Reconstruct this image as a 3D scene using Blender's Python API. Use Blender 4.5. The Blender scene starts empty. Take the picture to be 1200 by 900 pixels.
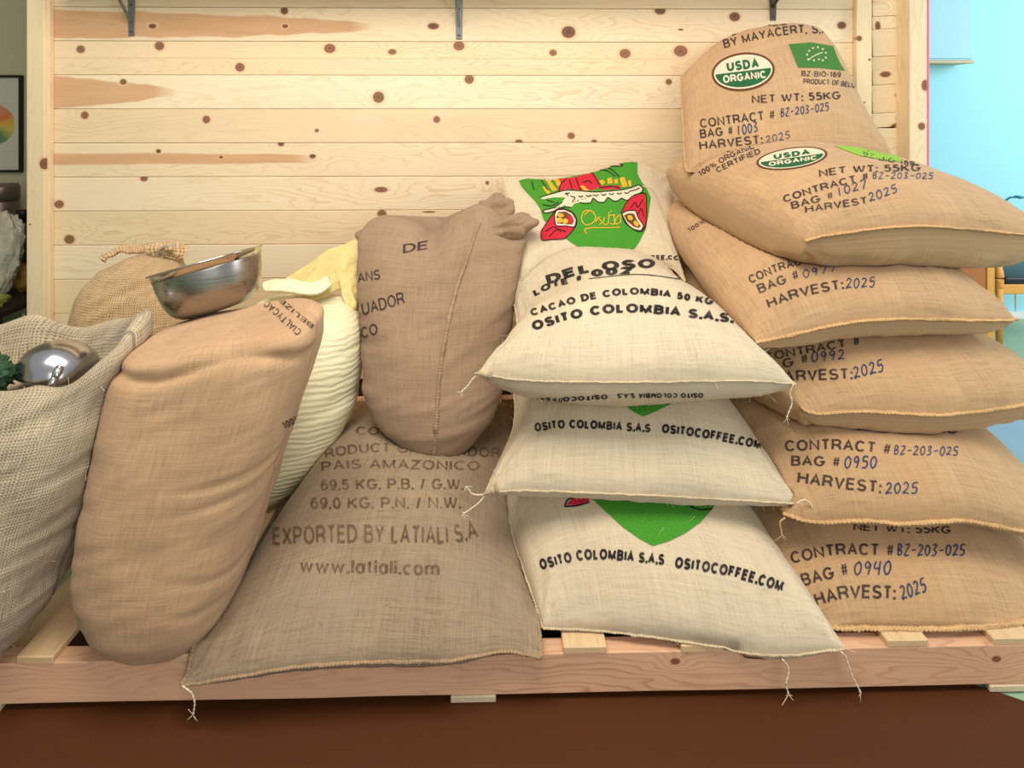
import bpy, bmesh, math, random
import numpy as np
from mathutils import Vector, Matrix, noise, geometry
from mathutils.bvhtree import BVHTree

random.seed(7)
rng = np.random.default_rng(7)
scene = bpy.context.scene
COL = scene.collection

# ------------------------------------------------------------------ camera
F_PX, CX, HY = 720.0, 600.0, 130.0      # focal length, centre column, horizon row (1200x900 frame)
CAM_H = 1.17
YAW = math.radians(1.2)                 # turned slightly to the right of the wall's normal
cam_data = bpy.data.cameras.new('camera')
cam_data.sensor_fit = 'HORIZONTAL'
cam_data.sensor_width = 36.0
cam_data.lens = 36.0 * F_PX / 1200.0
cam_data.shift_y = (HY - 450.0) / 1200.0
cam_data.clip_start = 0.02
cam = bpy.data.objects.new('camera', cam_data)
COL.objects.link(cam)
cam.location = (0, 0, CAM_H)
cam.rotation_euler = (math.pi / 2, 0, -YAW)
scene.camera = cam

# ------------------------------------------------------------------ light
world = bpy.data.worlds.new('room_light')
scene.world = world
world.use_nodes = True
world.node_tree.nodes['Background'].inputs[0].default_value = (0.93, 0.97, 1.0, 1)
world.node_tree.nodes['Background'].inputs[1].default_value = 0.5


def area(name, loc, target, sx, sy, power, col):
    d = bpy.data.lights.new(name, 'AREA')
    d.shape = 'RECTANGLE'
    d.size, d.size_y, d.energy, d.color = sx, sy, power, col
    o = bpy.data.objects.new(name, d)
    COL.objects.link(o)
    o.location = loc
    o.rotation_euler = (Vector(target) - Vector(loc)).to_track_quat('-Z', 'Y').to_euler()
    return o


area('shop_window_light', (1.6, -2.6, 2.0), (0.2, 2.0, 0.6), 2.6, 1.8, 56, (0.95, 0.98, 1.0))
area('ceiling_light', (-0.3, 0.75, 2.75), (-0.1, 1.95, 0.6), 1.8, 1.0, 62, (1.0, 0.92, 0.82))
area('side_window_light', (3.9, 1.6, 1.7), (2.2, 2.9, 0.6), 1.6, 1.6, 54, (0.9, 0.97, 1.0))

vs = scene.view_settings
vs.view_transform = 'Standard'
vs.look = 'None'
vs.exposure = 0.0
vs.gamma = 1.0
vs.use_curve_mapping = False


# ------------------------------------------------------------------ helpers
def p(px, py, Y):
    """pixel + distance from the wall-parallel camera plane -> world point"""
    x = (px - CX) / F_PX
    c, s = math.cos(YAW), math.sin(YAW)
    dx, dy, dz = x * c + s, -x * s + c, (HY - py) / F_PX
    k = Y / dy
    return np.array((dx * k, Y, CAM_H + dz * k))


def pz(px, py, z):
    """pixel on a level plane of height z"""
    x = (px - CX) / F_PX
    c, s = math.cos(YAW), math.sin(YAW)
    dx, dy, dz = x * c + s, -x * s + c, (HY - py) / F_PX
    k = (z - CAM_H) / dz
    return np.array((dx * k, dy * k, z))


def w(x, y, z):
    return np.array((x, y, z), dtype=float)


def ray(px, py):
    x = (px - CX) / F_PX
    c, s = math.cos(YAW), math.sin(YAW)
    return Vector((x * c + s, -x * s + c, (HY - py) / F_PX)).normalized()


def tag(o, label=None, cat=None, group=None, kind=None):
    if label: o['label'] = label
    if cat: o['category'] = cat
    if group: o['group'] = group
    if kind: o['kind'] = kind
    return o


def empty(name, loc=(0, 0, 0)):
    o = bpy.data.objects.new(name, None)
    o.empty_display_size = 0.05
    COL.objects.link(o)
    o.location = loc
    return o


def mesh_obj(name, verts, faces, mat, parent=None, smooth=False, uvs=None):
    me = bpy.data.meshes.new(name)
    me.from_pydata([tuple(map(float, v)) for v in verts], [], faces)
    if mat: me.materials.append(mat)
    if smooth:
        me.polygons.foreach_set('use_smooth', [True] * len(me.polygons))
    if uvs is not None:
        lay = me.uv_layers.new(name='UVMap')
        li = np.empty(len(me.loops), dtype=np.int32)
        me.loops.foreach_get('vertex_index', li)
        lay.data.foreach_set('uv', np.asarray(uvs, dtype=np.float32)[li].ravel())
    me.update()
    o = bpy.data.objects.new(name, me)
    COL.objects.link(o)
    if parent is not None:
        o.parent = parent
        o.matrix_parent_inverse = Matrix.Translation(-Vector(parent.location)) if parent.rotation_euler[:] == (0, 0, 0) else parent.matrix_basis.inverted()
    return o


def bm_obj(name, bm, mat, parent=None, smooth=False):
    me = bpy.data.meshes.new(name)
    bm.normal_update()
    bm.to_mesh(me)
    bm.free()
    if mat: me.materials.append(mat)
    if smooth:
        me.polygons.foreach_set('use_smooth', [True] * len(me.polygons))
    o = bpy.data.objects.new(name, me)
    COL.objects.link(o)
    if parent is not None:
        o.parent = parent
        o.matrix_parent_inverse = parent.matrix_basis.inverted()
    return o


def box_bm(x0, x1, y0, y1, z0, z1, bev=0.0, seg=1, jit=0.0, bm=None):
    own = bm is None
    b = bmesh.new()
    bmesh.ops.create_cube(b, size=1.0)
    for v in b.verts:
        v.co = Vector((x0 + (v.co.x + .5) * (x1 - x0), y0 + (v.co.y + .5) * (y1 - y0), z0 + (v.co.z + .5) * (z1 - z0)))
    if bev > 0:
        bmesh.ops.bevel(b, geom=b.edges[:], offset=bev, segments=seg, affect='EDGES', profile=0.5)
    if own: return b
    me = bpy.data.meshes.new('t'); b.to_mesh(me); b.free(); bm.from_mesh(me); bpy.data.meshes.remove(me)
    return bm


def box(name, x0, x1, y0, y1, z0, z1, mat, parent=None, bev=0.0, seg=1):
    return bm_obj(name, box_bm(x0, x1, y0, y1, z0, z1, bev, seg), mat, parent)


def spline(pts, n):
    """smooth curve through points (Catmull-Rom by chord length), n samples"""
    P = [np.asarray(q, float) for q in pts]
    if len(P) == 2:
        t = np.linspace(0, 1, n)[:, None]
        return P[0] * (1 - t) + P[1] * t
    P = [2 * P[0] - P[1]] + P + [2 * P[-1] - P[-2]]
    seg = len(P) - 3
    L = [np.linalg.norm(P[i + 2] - P[i + 1]) for i in range(seg)]
    cum = np.concatenate([[0], np.cumsum(L)])
    out = []
    for s in np.linspace(0, cum[-1], n):
        i = min(seg - 1, max(0, int(np.searchsorted(cum, s, side='right') - 1)))
        t = (s - cum[i]) / max(L[i], 1e-9)
        a, b, c, d = P[i], P[i + 1], P[i + 2], P[i + 3]
        out.append(0.5 * ((2 * b) + (c - a) * t + (2 * a - 5 * b + 4 * c - d) * t * t + (3 * b - a - 3 * c + d) * t ** 3))
    return np.array(out)


def tube_data(path, rad, sides=6, flat=1.0, up=(0, 0, 1)):
    """sweep: returns verts, faces; rad scalar or list"""
    path = np.asarray(path, float)
    n = len(path)
    r = np.full(n, rad) if np.isscalar(rad) else np.asarray(rad)
    T = np.gradient(path, axis=0)
    T /= np.linalg.norm(T, axis=1)[:, None] + 1e-12
    V, Fc = [], []
    u0 = np.array(up, float)
    for i in range(n):
        a = np.cross(T[i], u0)
        if np.linalg.norm(a) < 1e-4: a = np.cross(T[i], (1, 0, 0))
        a /= np.linalg.norm(a)
        b = np.cross(a, T[i])
        for k in range(sides):
            f = 2 * math.pi * k / sides
            V.append(path[i] + r[i] * (math.cos(f) * a + flat * math.sin(f) * b))
    for i in range(n - 1):
        for k in range(sides):
            k2 = (k + 1) % sides
            Fc.append((i * sides + k, i * sides + k2, (i + 1) * sides + k2, (i + 1) * sides + k))
    Fc.append(tuple(range(sides))[::-1])
    Fc.append(tuple((n - 1) * sides + k for k in range(sides)))
    return V, Fc


def tube(name, path, rad, mat, parent=None, sides=6, flat=1.0, up=(0, 0, 1)):
    V, Fc = tube_data(path, rad, sides, flat, up)
    return mesh_obj(name, V, Fc, mat, parent, smooth=True)


def lathe(name, prof, mat, parent=None, n=64, M=None):
    """prof list of (r, z)"""
    V, Fc = [], []
    for r, z in prof:
        for k in range(n):
            a = 2 * math.pi * k / n
            v = Vector((r * math.cos(a), r * math.sin(a), z))
            if M is not None: v = M @ v
            V.append(v)
    for i in range(len(prof) - 1):
        for k in range(n):
            k2 = (k + 1) % n
            Fc.append((i * n + k, i * n + k2, (i + 1) * n + k2, (i + 1) * n + k))
    if prof[0][0] > 1e-6: Fc.append(tuple(range(n))[::-1])
    if prof[-1][0] > 1e-6: Fc.append(tuple((len(prof) - 1) * n + k for k in range(n)))
    return mesh_obj(name, V, Fc, mat, parent, smooth=True)


def srgb(r, g, b):
    f = lambda c: (c / 255) / 12.92 if c / 255 <= 0.04045 else ((c / 255 + 0.055) / 1.055) ** 2.4
    return (f(r), f(g), f(b), 1)


# ------------------------------------------------------------------ materials
class NT:
    def __init__(self, name):
        self.m = bpy.data.materials.new(name)
        self.m.use_nodes = True
        self.t = self.m.node_tree
        self.b = self.t.nodes['Principled BSDF']
        self.out = self.t.nodes['Material Output']

    def n(self, typ, **kw):
        nd = self.t.nodes.new(typ)
        for k, v in kw.items(): setattr(nd, k, v)
        return nd

    def put(self, sock, v):
        if isinstance(v, bpy.types.NodeSocket): self.t.links.new(v, sock)
        else: sock.default_value = v

    def math(self, op, a, b=0.0, c=0.0, clamp=False):
        nd = self.n('ShaderNodeMath', operation=op, use_clamp=clamp)
        self.put(nd.inputs[0], a); self.put(nd.inputs[1], b); self.put(nd.inputs[2], c)
        return nd.outputs[0]

    def mix(self, f, a, b, blend='MIX'):
        nd = self.n('ShaderNodeMix', data_type='RGBA', blend_type=blend)
        self.put(nd.inputs[0], f); self.put(nd.inputs[6], a); self.put(nd.inputs[7], b)
        return nd.outputs[2]

    def coord(self, which='Object'):
        return self.n('ShaderNodeTexCoord').outputs[which]

    def mapping(self, vec, scale=(1, 1, 1), loc=(0, 0, 0), rot=(0, 0, 0)):
        nd = self.n('ShaderNodeMapping')
        self.put(nd.inputs[0], vec); nd.inputs[1].default_value = loc
        nd.inputs[2].default_value = rot; nd.inputs[3].default_value = scale
        return nd.outputs[0]

    def noise(self, vec, scale=5.0, detail=3.0, rough=0.55, dist=0.0):
        nd = self.n('ShaderNodeTexNoise')
        self.put(nd.inputs['Vector'], vec)
        nd.inputs['Scale'].default_value = scale; nd.inputs['Detail'].default_value = detail
        nd.inputs['Roughness'].default_value = rough; nd.inputs['Distortion'].default_value = dist
        return nd.outputs['Fac']

    def ramp(self, f, stops, interp='LINEAR'):
        nd = self.n('ShaderNodeValToRGB')
        nd.color_ramp.interpolation = interp
        el = nd.color_ramp.elements
        while len(el) < len(stops): el.new(0.5)
        for e, (pos, c) in zip(el, stops):
            e.position = pos
            e.color = c if len(c) == 4 else (*c, 1)
        self.put(nd.inputs[0], f)
        return nd.outputs[0]

    def rng(self, v, a, b, c=0.0, d=1.0, smooth=False):
        nd = self.n('ShaderNodeMapRange', interpolation_type='SMOOTHSTEP' if smooth else 'LINEAR')
        nd.clamp = True
        self.put(nd.inputs[0], v)
        for i, q in enumerate((a, b, c, d)): self.put(nd.inputs[i + 1], q)
        return nd.outputs[0]

    def sep(self, v):
        nd = self.n('ShaderNodeSeparateXYZ'); self.put(nd.inputs[0], v); return nd.outputs

    def comb(self, x, y, z):
        nd = self.n('ShaderNodeCombineXYZ')
        self.put(nd.inputs[0], x); self.put(nd.inputs[1], y); self.put(nd.inputs[2], z)
        return nd.outputs[0]

    def bump(self, h, strength=0.3, dist=0.001):
        nd = self.n('ShaderNodeBump')
        nd.inputs['Strength'].default_value = strength; nd.inputs['Distance'].default_value = dist
        self.put(nd.inputs['Height'], h)
        self.t.links.new(nd.outputs[0], self.b.inputs['Normal'])

    def set(self, **kw):
        for k, v in kw.items(): self.put(self.b.inputs[k.replace('_', ' ')], v)
        return self.m


def gray(v): return (v, v, v, 1)


def plain(name, col, rough=0.6, metal=0.0, var=0.06, scale=12.0, bump=0.0, spec=0.4):
    t = NT(name)
    f = t.noise(t.coord(), scale, 4)
    c = t.mix(1.0, col, t.ramp(f, [(0.25, gray(1 - var)), (0.75, gray(1 + var))]), 'MULTIPLY')
    t.set(Base_Color=c, Roughness=rough, Metallic=metal, Specular_IOR_Level=spec)
    if bump: t.bump(f, bump, 0.002)
    return t.m


def burlap(name, col, pitch=0.0028, streak=0.16, blotch=0.10, gaps=0.0, tint=None, bump=0.5, dirt=None, slack=1.2):
    """woven jute: yarn pattern and slubs in the two thread directions, in metres of cloth (UV)"""
    t = NT(name)
    uv = t.coord('UV')
    nz = t.noise(t.mapping(uv, (14, 14, 1)), 1.0, 2)
    off = t.math('MULTIPLY', t.math('SUBTRACT', nz, 0.5), pitch * slack)
    s = t.sep(uv)
    u = t.math('ADD', s[0], off); v = t.math('ADD', s[1], off)
    k = 2 * math.pi / pitch
    su = t.math('SINE', t.math('MULTIPLY', u, k)); sv = t.math('SINE', t.math('MULTIPLY', v, k))
    warp = t.noise(t.mapping(uv, (420, 16, 1)), 1.0, 2, 0.6)
    weft = t.noise(t.mapping(uv, (16, 420, 1)), 1.0, 2, 0.6)
    warp2 = t.noise(t.mapping(uv, (120, 5, 1), (3, 1, 0)), 1.0, 2, 0.6)
    weft2 = t.noise(t.mapping(uv, (5, 120, 1), (1, 5, 0)), 1.0, 2, 0.6)
    st = t.math('ADD', t.math('MULTIPLY', t.math('ADD', warp, weft), 1.3), t.math('MULTIPLY', t.math('ADD', warp2, weft2), 0.7))
    c = t.mix(1.0, col, t.ramp(t.math('MULTIPLY', st, 0.25), [(0.36, gray(1 - streak * 1.6)), (0.5, gray(1)), (0.64, gray(1 + streak))]), 'MULTIPLY')
    big = t.noise(t.mapping(uv, (5, 5, 1)), 1.0, 4)
    c = t.mix(1.0, c, t.ramp(big, [(0.3, gray(1 - blotch)), (0.7, gray(1 + blotch))]), 'MULTIPLY')
    if tint is not None:
        c = t.mix(t.rng(t.noise(t.mapping(uv, (2.6, 3.4, 1), (2, 7, 0)), 1.0, 3), 0.5, 0.72, 0, 0.55, True), c, tint)
    if dirt is not None:
        c = t.mix(t.rng(t.noise(t.mapping(uv, (7, 4, 1), (9, 2, 0)), 1.0, 3), 0.60, 0.76, 0, 0.5, True), c, dirt)
    over = t.math('MULTIPLY', su, sv)
    if gaps > 0:
        # openings between yarns: dark where both thread directions leave a gap
        gu = t.rng(su, -0.35, -0.85, 0, 1); gv = t.rng(sv, -0.25, -0.8, 0, 1)
        g = t.math('MULTIPLY', t.math('MULTIPLY', gu, gv), t.rng(t.noise(t.mapping(uv, (38, 38, 1)), 1.0, 2), 0.38, 0.6, 0.15, 1.0))
        yarn = t.rng(t.math('ADD', su, sv), -1.6, 1.2, 0.72, 1.1)
        c = t.mix(1.0, c, t.comb(yarn, yarn, yarn), 'MULTIPLY')
        c = t.mix(t.math('MULTIPLY', g, gaps), c, (0.045, 0.028, 0.015, 1))
    else:
        sp = t.rng(t.noise(t.mapping(uv, (330, 330, 1)), 1.0, 1), 0.62, 0.74, 0, 0.35)
        c = t.mix(sp, c, t.mix(1.0, c, gray(0.55), 'MULTIPLY'))
    t.set(Base_Color=c, Roughness=0.95, Specular_IOR_Level=0.12, Sheen_Weight=0.12, Sheen_Roughness=0.6)
    h = t.math('ADD', t.math('MULTIPLY', over, 0.35), t.math('MULTIPLY', st, 0.9))
    t.bump(h, bump, 0.0012)
    return t.m


def ink(name, col, fade=0.25, thresh=0.5):
    """stencil ink that lets some of the cloth show through"""
    t = NT(name)
    oc = t.coord()
    a = t.noise(t.mapping(oc, (420, 420, 420)), 1.0, 2)
    b = t.noise(t.mapping(oc, (16, 16, 16)), 1.0, 2)
    c = t.mix(1.0, col, t.ramp(a, [(0.3, gray(0.8)), (0.7, gray(1.2))]), 'MULTIPLY')
    al = t.rng(t.math('ADD', t.math('MULTIPLY', a, 0.8), t.math('MULTIPLY', b, 0.45)), thresh - 0.06, thresh + 0.14, 1 - fade, 1.0)
    t.set(Base_Color=c, Roughness=0.9, Specular_IOR_Level=0.15, Alpha=al)
    return t.m


def wood(name, base, dark, knots=(), heart=(), grain_dir='X', lines=70.0, contrast=0.5, seed=0.0, knot_col=None, rough=0.62, warp=3.0, vary=0.05):
    """pine: growth-ring grain that swells round real knots. knots: (x, z, rx, rz) in object metres; heart: (x0, x1, z, half, taper)"""
    t = NT(name)
    oc = t.coord()
    s = t.sep(oc)
    X, Z = (s[0], s[2]) if grain_dir == 'X' else ((s[2], s[0]) if grain_dir == 'Z' else (s[1], s[0]))
    Yc = s[1] if grain_dir != 'Y' else s[2]
    d = None
    for kx, kz, rx, rz in knots:
        dx = t.math('MULTIPLY', t.math('SUBTRACT', X, kx), 1 / rx)
        dz = t.math('MULTIPLY', t.math('SUBTRACT', Z, kz), 1 / rz)
        l = t.math('SQRT', t.math('ADD', t.math('MULTIPLY', dx, dx), t.math('MULTIPLY', dz, dz)))
        d = l if d is None else t.math('MINIMUM', d, l)
    v = t.comb(t.math('ADD', X, seed * 3.7), t.math('ADD', Z, seed * 1.3), Yc)
    n1 = t.noise(t.mapping(v, (1.6, 9, 9)), 1.0, 3, 0.5)
    ring = t.math('ADD', t.math('MULTIPLY', Z, lines), t.math('MULTIPLY', n1, lines * 0.1 * warp))
    if d is not None:
        sw = t.math('DIVIDE', 1.0, t.math('ADD', 1.0, t.math('MULTIPLY', t.math('MULTIPLY', d, d), 0.10)))
        ring = t.math('ADD', ring, t.math('MULTIPLY', sw, 3.2))
    g = t.math('FRACT', ring)
    line = t.rng(g, 0.55, 0.97, 0, 1, True)
    line = t.math('MULTIPLY', line, t.rng(g, 1.0, 0.97, 0, 1))
    mod = t.rng(t.noise(t.mapping(v, (0.9, 6, 6), (4, 2, 0)), 1.0, 2), 0.38, 0.68, 0.08, 1.0)
    fine = t.noise(t.mapping(v, (9, 340, 340)), 1.0, 2)
    c = t.mix(t.math('MULTIPLY', t.math('MULTIPLY', line, mod), contrast), base, dark)
    c = t.mix(1.0, c, t.ramp(fine, [(0.25, gray(0.94)), (0.75, gray(1.05))]), 'MULTIPLY')
    c = t.mix(1.0, c, t.ramp(t.noise(t.mapping(v, (1.1, 5, 5), (8, 3, 0)), 1.0, 2), [(0.3, gray(1 - vary)), (0.7, gray(1 + vary))]), 'MULTIPLY')
    for x0, x1, zc, half, taper in heart:
        tt = t.rng(X, x0, x1, 0, 1)
        prof = t.math('POWER', t.math('SUBTRACT', 1.0, tt), taper)
        hh = t.math('MULTIPLY', prof, half)
        wob = t.math('MULTIPLY', t.math('SUBTRACT', t.noise(t.mapping(v, (5, 2, 2)), 1.0, 2), 0.5), half * 0.7)
        dist = t.math('SUBTRACT', t.math('ABSOLUTE', t.math('SUBTRACT', Z, t.math('ADD', wob, zc))), hh)
        m = t.math('MULTIPLY', t.rng(dist, 0.005, -0.005, 0, 1, True), t.rng(X, x1, x1 - 0.10, 0, 0.8))
        hc = t.mix(t.math('MULTIPLY', t.math('ADD', fine, t.noise(t.mapping(v, (3, 30, 30)), 1.0, 2)), .5), srgb(186, 124, 76), srgb(232, 182, 130))
        c = t.mix(m, c, hc)
    if d is not None:
        kc = knot_col or srgb(134, 84, 58)
        col = t.ramp(t.math('MULTIPLY', d, 0.4), [(0.0, tuple(0.75 * q for q in kc[:3])), (0.16, kc), (0.30, tuple(1.15 * q for q in kc[:3])),
                                               (0.375, tuple(0.42 * q for q in kc[:3])), (0.43, srgb(206, 146, 100)), (0.7, base)])
        m = t.ramp(t.math('MULTIPLY', d, 0.4), [(0.0, gray(1)), (0.40, gray(0.95)), (0.46, gray(0.5)), (0.9, gray(0))])
        c = t.mix(m, c, col)
    t.set(Base_Color=c, Roughness=rough, Specular_IOR_Level=0.3)
    t.bump(t.math('ADD', t.math('MULTIPLY', fine, 0.5), t.math('MULTIPLY', line, -0.25)), 0.15, 0.001)
    return t.m


M_TAN = burlap('jute_tan', srgb(194, 157, 118), tint=srgb(190, 148, 104))
M_OPEN = burlap('jute_coarse_grey', srgb(190, 172, 142), pitch=0.0062, gaps=0.95, streak=0.26, blotch=0.16, tint=srgb(160, 140, 116), bump=0.9, slack=3.0)
M_TIED = burlap('jute_coarse_gold', srgb(206, 172, 126), pitch=0.0078, gaps=1.0, streak=0.24, bump=0.9, slack=3.0)
M_BROWN = burlap('jute_brown', srgb(160, 132, 104), streak=0.17, tint=srgb(160, 130, 96))
M_GREYB = burlap('jute_grey_brown', srgb(156, 134, 106), streak=0.24, blotch=.14, tint=srgb(152, 134, 112))
M_PALE = burlap('jute_pale', srgb(212, 194, 162), streak=0.13, blotch=0.05, dirt=srgb(186, 154, 104), bump=0.45)
M_GOLD = burlap('jute_golden', srgb(194, 157, 115), streak=0.18, blotch=0.08, tint=srgb(192, 150, 104))
M_SEAMG = burlap('seam_golden', srgb(214, 172, 118), pitch=0.004, streak=0.3, bump=1.0)
M_SEAMP = burlap('seam_pale', srgb(222, 200, 160), pitch=0.004, streak=0.3, bump=1.0)
M_SEAMB = burlap('seam_brown', srgb(172, 142, 108), pitch=0.004, streak=0.3, bump=1.0)
M_THREAD = plain('cotton_thread', srgb(226, 212, 178), 0.9, var=0.12, scale=300)
M_BLACK = ink('ink_black', srgb(42, 36, 36), 0.34, 0.56)
M_INKBR = ink('ink_dark_brown', srgb(70, 56, 52), 0.45, 0.57)
M_FADED = ink('ink_faded', srgb(104, 80, 60), 0.72, 0.64)
M_PEN = ink('ink_blue_pen', srgb(54, 60, 98), 0.3)
M_GREEN = ink('ink_green', srgb(70, 142, 44), 0.12, 0.45)
M_LEAF = ink('ink_flag_green', srgb(70, 120, 58), 0.18, 0.45)
M_LIME = ink('ink_lime', srgb(142, 190, 72), 0.15, 0.45)
M_USDAG = ink('ink_seal_green', srgb(44, 96, 58), 0.1, 0.45)
M_USDAB = ink('ink_seal_brown', srgb(104, 66, 42), 0.1, 0.45)
M_WHITEI = ink('ink_white', srgb(218, 204, 176), 0.1, 0.4)
M_RED = ink('ink_red', srgb(198, 42, 58), 0.08, 0.42)
M_YEL = ink('ink_yellow', srgb(222, 164, 50), 0.08, 0.42)

# ------------------------------------------------------------------ the setting
WALL_Y = 2.45
M_GREENFLOOR = plain('painted_green_floor', srgb(150, 186, 150), 0.32, var=0.05, scale=3)
M_CYAN = plain('pale_blue_paint', srgb(160, 222, 236), 0.8, var=0.012, scale=3)
M_OLIVE = plain('cream_paint', srgb(196, 186, 156), 0.85, var=0.03, scale=3)
M_CEIL = plain('ceiling_paint', srgb(236, 234, 226), 0.9, var=0.02, scale=3)
M_DARK = plain('dark_backing', srgb(58, 42, 28), 0.9)
M_WHITEP = plain('white_paint', srgb(238, 238, 232), 0.6, var=0.02)


def struct(o):
    o['kind'] = 'structure'
    return o


struct(box('floor', -3.6, 5.0, -3.5, 4.6, -0.05, 0.0, M_GREENFLOOR))
struct(box('wall_far', 1.0, 5.0, 3.42, 3.5, 0.0, 2.8, M_CYAN))
struct(box('baseboard_far', 1.0, 5.0, 3.40, 3.42, 0.0, 0.035, M_WHITEP))
struct(box('wall_left_room', -3.6, 1.0, 3.6, 3.7, 0.0, 2.8, M_OLIVE))
struct(box('wall_divider', 0.92, 1.0, 2.53, 3.6, 0.0, 2.8, M_OLIVE))
struct(box('wall_left', -3.7, -3.6, -3.5, 3.7, 0.0, 2.8, M_OLIVE))
struct(box('ceiling', -3.6, 5.0, 2.2, 3.7, 2.8, 2.9, M_CEIL))


def wallx(px, y=WALL_Y): return float(p(px, 130, y)[0])
def wallz(py, px=560, y=WALL_Y): return float(p(px, py, y)[2])


wl, wr = wallx(55), wallx(1004)
wall_back = struct(box('wall_back', wallx(31), wallx(1087), WALL_Y + 0.008, WALL_Y + 0.075, 0.0, 2.8, M_DARK))
PITCH = 0.1335
ztop = wallz(10)
knots_px = [(96, 58, 4.5, 4), (188, 54, 5, 4.6), (282, 79, 5, 4.6), (180, 31, 4, 2.5), (334, 13, 4, 4), (335, 31, 3, 2), (508, 31, 6, 3.5),
            (387, 57, 6, 5), (460, 61, 4.5, 3), (538, 54, 6, 5), (146, 96, 3.5, 3), (444, 114, 6, 6), (550, 93, 5, 5), (101, 135, 4, 4),
            (243, 140, 4, 4), (372, 153, 2.2, 2), (512, 140, 3.6, 3.6), (187, 177, 2.6, 2.2), (260, 184, 2, 1.4), (330, 168, 3.5, 3), (367, 183, 3.4, 2.4),
            (170, 209, 4, 3), (447, 222, 7, 3), (71, 239, 5, 4.2), (448, 250, 4.8, 4), (503, 248, 7, 1), (83, 280, 5.4, 4.8), (666, 38, 7.5, 6.5),
            (773, 13, 6, 4), (797, 35, 3, 1), (648, 62, 4, 3.5), (732, 63, 6, 5), (797, 60, 7.5, 6), (783, 96, 3.4, 3.2), (669, 159, 4, 3.5),
            (608, 166, 4, 2.5), (571, 214, 2, 2), (696, 165, 3, 1.5), (640, 240, 5, 4), (860, 20, 6, 5), (985, 30, 5, 4), (930, 130, 5, 4), (225, 320, 5, 4), (430, 300, 5, 4), (120, 345, 4, 3)]
heart_px = {1: (57, 440, 30, 17, 0.4), 3: (57, 212, 108, 20, 0.62), 5: (57, 374, 186, 6.5, 0.12)}
base_cols = [srgb(242, 218, 180), srgb(245, 222, 186), srgb(241, 215, 174), srgb(246, 225, 190), srgb(240, 213, 172)]
knot_cols = [srgb(150, 96, 70), srgb(122, 78, 58), srgb(146, 96, 72), srgb(132, 98, 62)]
for i in range(-5, 12):
    z1 = ztop - (i - 1) * PITCH
    z0 = z1 - PITCH
    if z0 < 0.0: z0 = 0.0
    if z1 > 2.8: continue
    zm = (z0 + z1) / 2
    ks, hs = [], []
    for kx, ky, rx, rz in knots_px:
        kz = wallz(ky, kx)
        if z0 <= kz < z1:
            sc = WALL_Y / F_PX
            ks.append((wallx(kx) - wl, kz - zm, rx * sc, rz * sc))
    if i in heart_px:
        a, b_, yc, hf, tp = heart_px[i]
        hs.append((wallx(a) - wl - 0.02, wallx(b_) - wl, wallz(yc, 200) - zm, hf * WALL_Y / F_PX, tp))
    if i == 2:
        sc = WALL_Y / F_PX
        hs.append((wallx(815) - wl, wallx(815) - wl + 0.001, 0, 0.0001, 1))
    m = wood('pine_plank_%d' % (i + 5), base_cols[i % 5], srgb(206, 160, 104), ks, hs, seed=i * 1.7, lines=30 + 9 * (i % 3), contrast=0.4, warp=2.2 + (i % 4) * 0.7, knot_col=knot_cols[i % 4])
    bm = box_bm(0, wr - wl, 0, 0.016, z0 + 0.0006 - zm, z1 - 0.0006 - zm, 0.0028, 2)
    o = bm_obj('plank', bm, m)
    o.location = (wl, WALL_Y - 0.008 + rng.normal() * 0.0006, zm)
    o.parent = wall_back
    o.matrix_parent_inverse = wall_back.matrix_basis.inverted()

# trims and the narrow boarded panel at the right end of the wall
M_POST = wood('pine_trim', srgb(236, 212, 172), srgb(208, 170, 120), (), (), 'Z', 40, 0.35, 3.1)
def post(name, a, b_, y0, y1, mat, knots=()):
    x0, x1 = wallx(a, y0), wallx(b_, y0)
    if knots:
        mat = wood('pine_trim_%s' % name, srgb(238, 214, 174), srgb(208, 170, 120), [(wallz(ky, kx, y0) - 1.4, wallx(kx, y0) - (x0 + x1) / 2, rz * y0 / F_PX, rx * y0 / F_PX) for kx, ky, rx, rz in knots], (), 'Z', 40, 0.35, a * 0.01)
    o = bm_obj(name, box_bm(x0 - (x0 + x1) / 2, x1 - (x0 + x1) / 2, 0, y1 - y0, -1.4, 1.4, 0.003, 2), mat)
    o.location = ((x0 + x1) / 2, y0, 1.4)
    return struct(o)
post('trim_1', 31, 52, 2.40, 2.53, None, [(52, 192, 5, 6), (35, 263, 1.2, 1)])
post('trim_2', 52, 58, 2.415, 2.44, M_POST)
post('trim_3', 1004, 1022, 2.415, 2.44, None, [(1007, 45, 3, 3), (1019, 70, 1.5, 1.2), (1013, 120, 1, 1)])
post('trim_4', 1066, 1086.5, 2.36, 2.53, None, [(1084, 100, 4, 6), (1080, 148, 4, 4)])
M_PINK = plain('pink_edge', srgb(232, 132, 160), 0.8)
post('trim_5', 1086.5, 1089.5, 2.39, 2.53, M_PINK)
xa, xb = wallx(1021), wallx(1068, 2.44)
pl = [-400, -120, -60, 3, 20, 35, 67, 100, 133, 150, 183, 215, 247]
pk = {3: [(1052, 12, 3, 5)], 4: [(1027, 31, 3, 5)], 6: [(1036, 88, 6, 3.2)], 7: [(1053, 113, 5, 3)], 8: [(1055, 140, 6, 3), (1050, 150, 8, 4)]}
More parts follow.
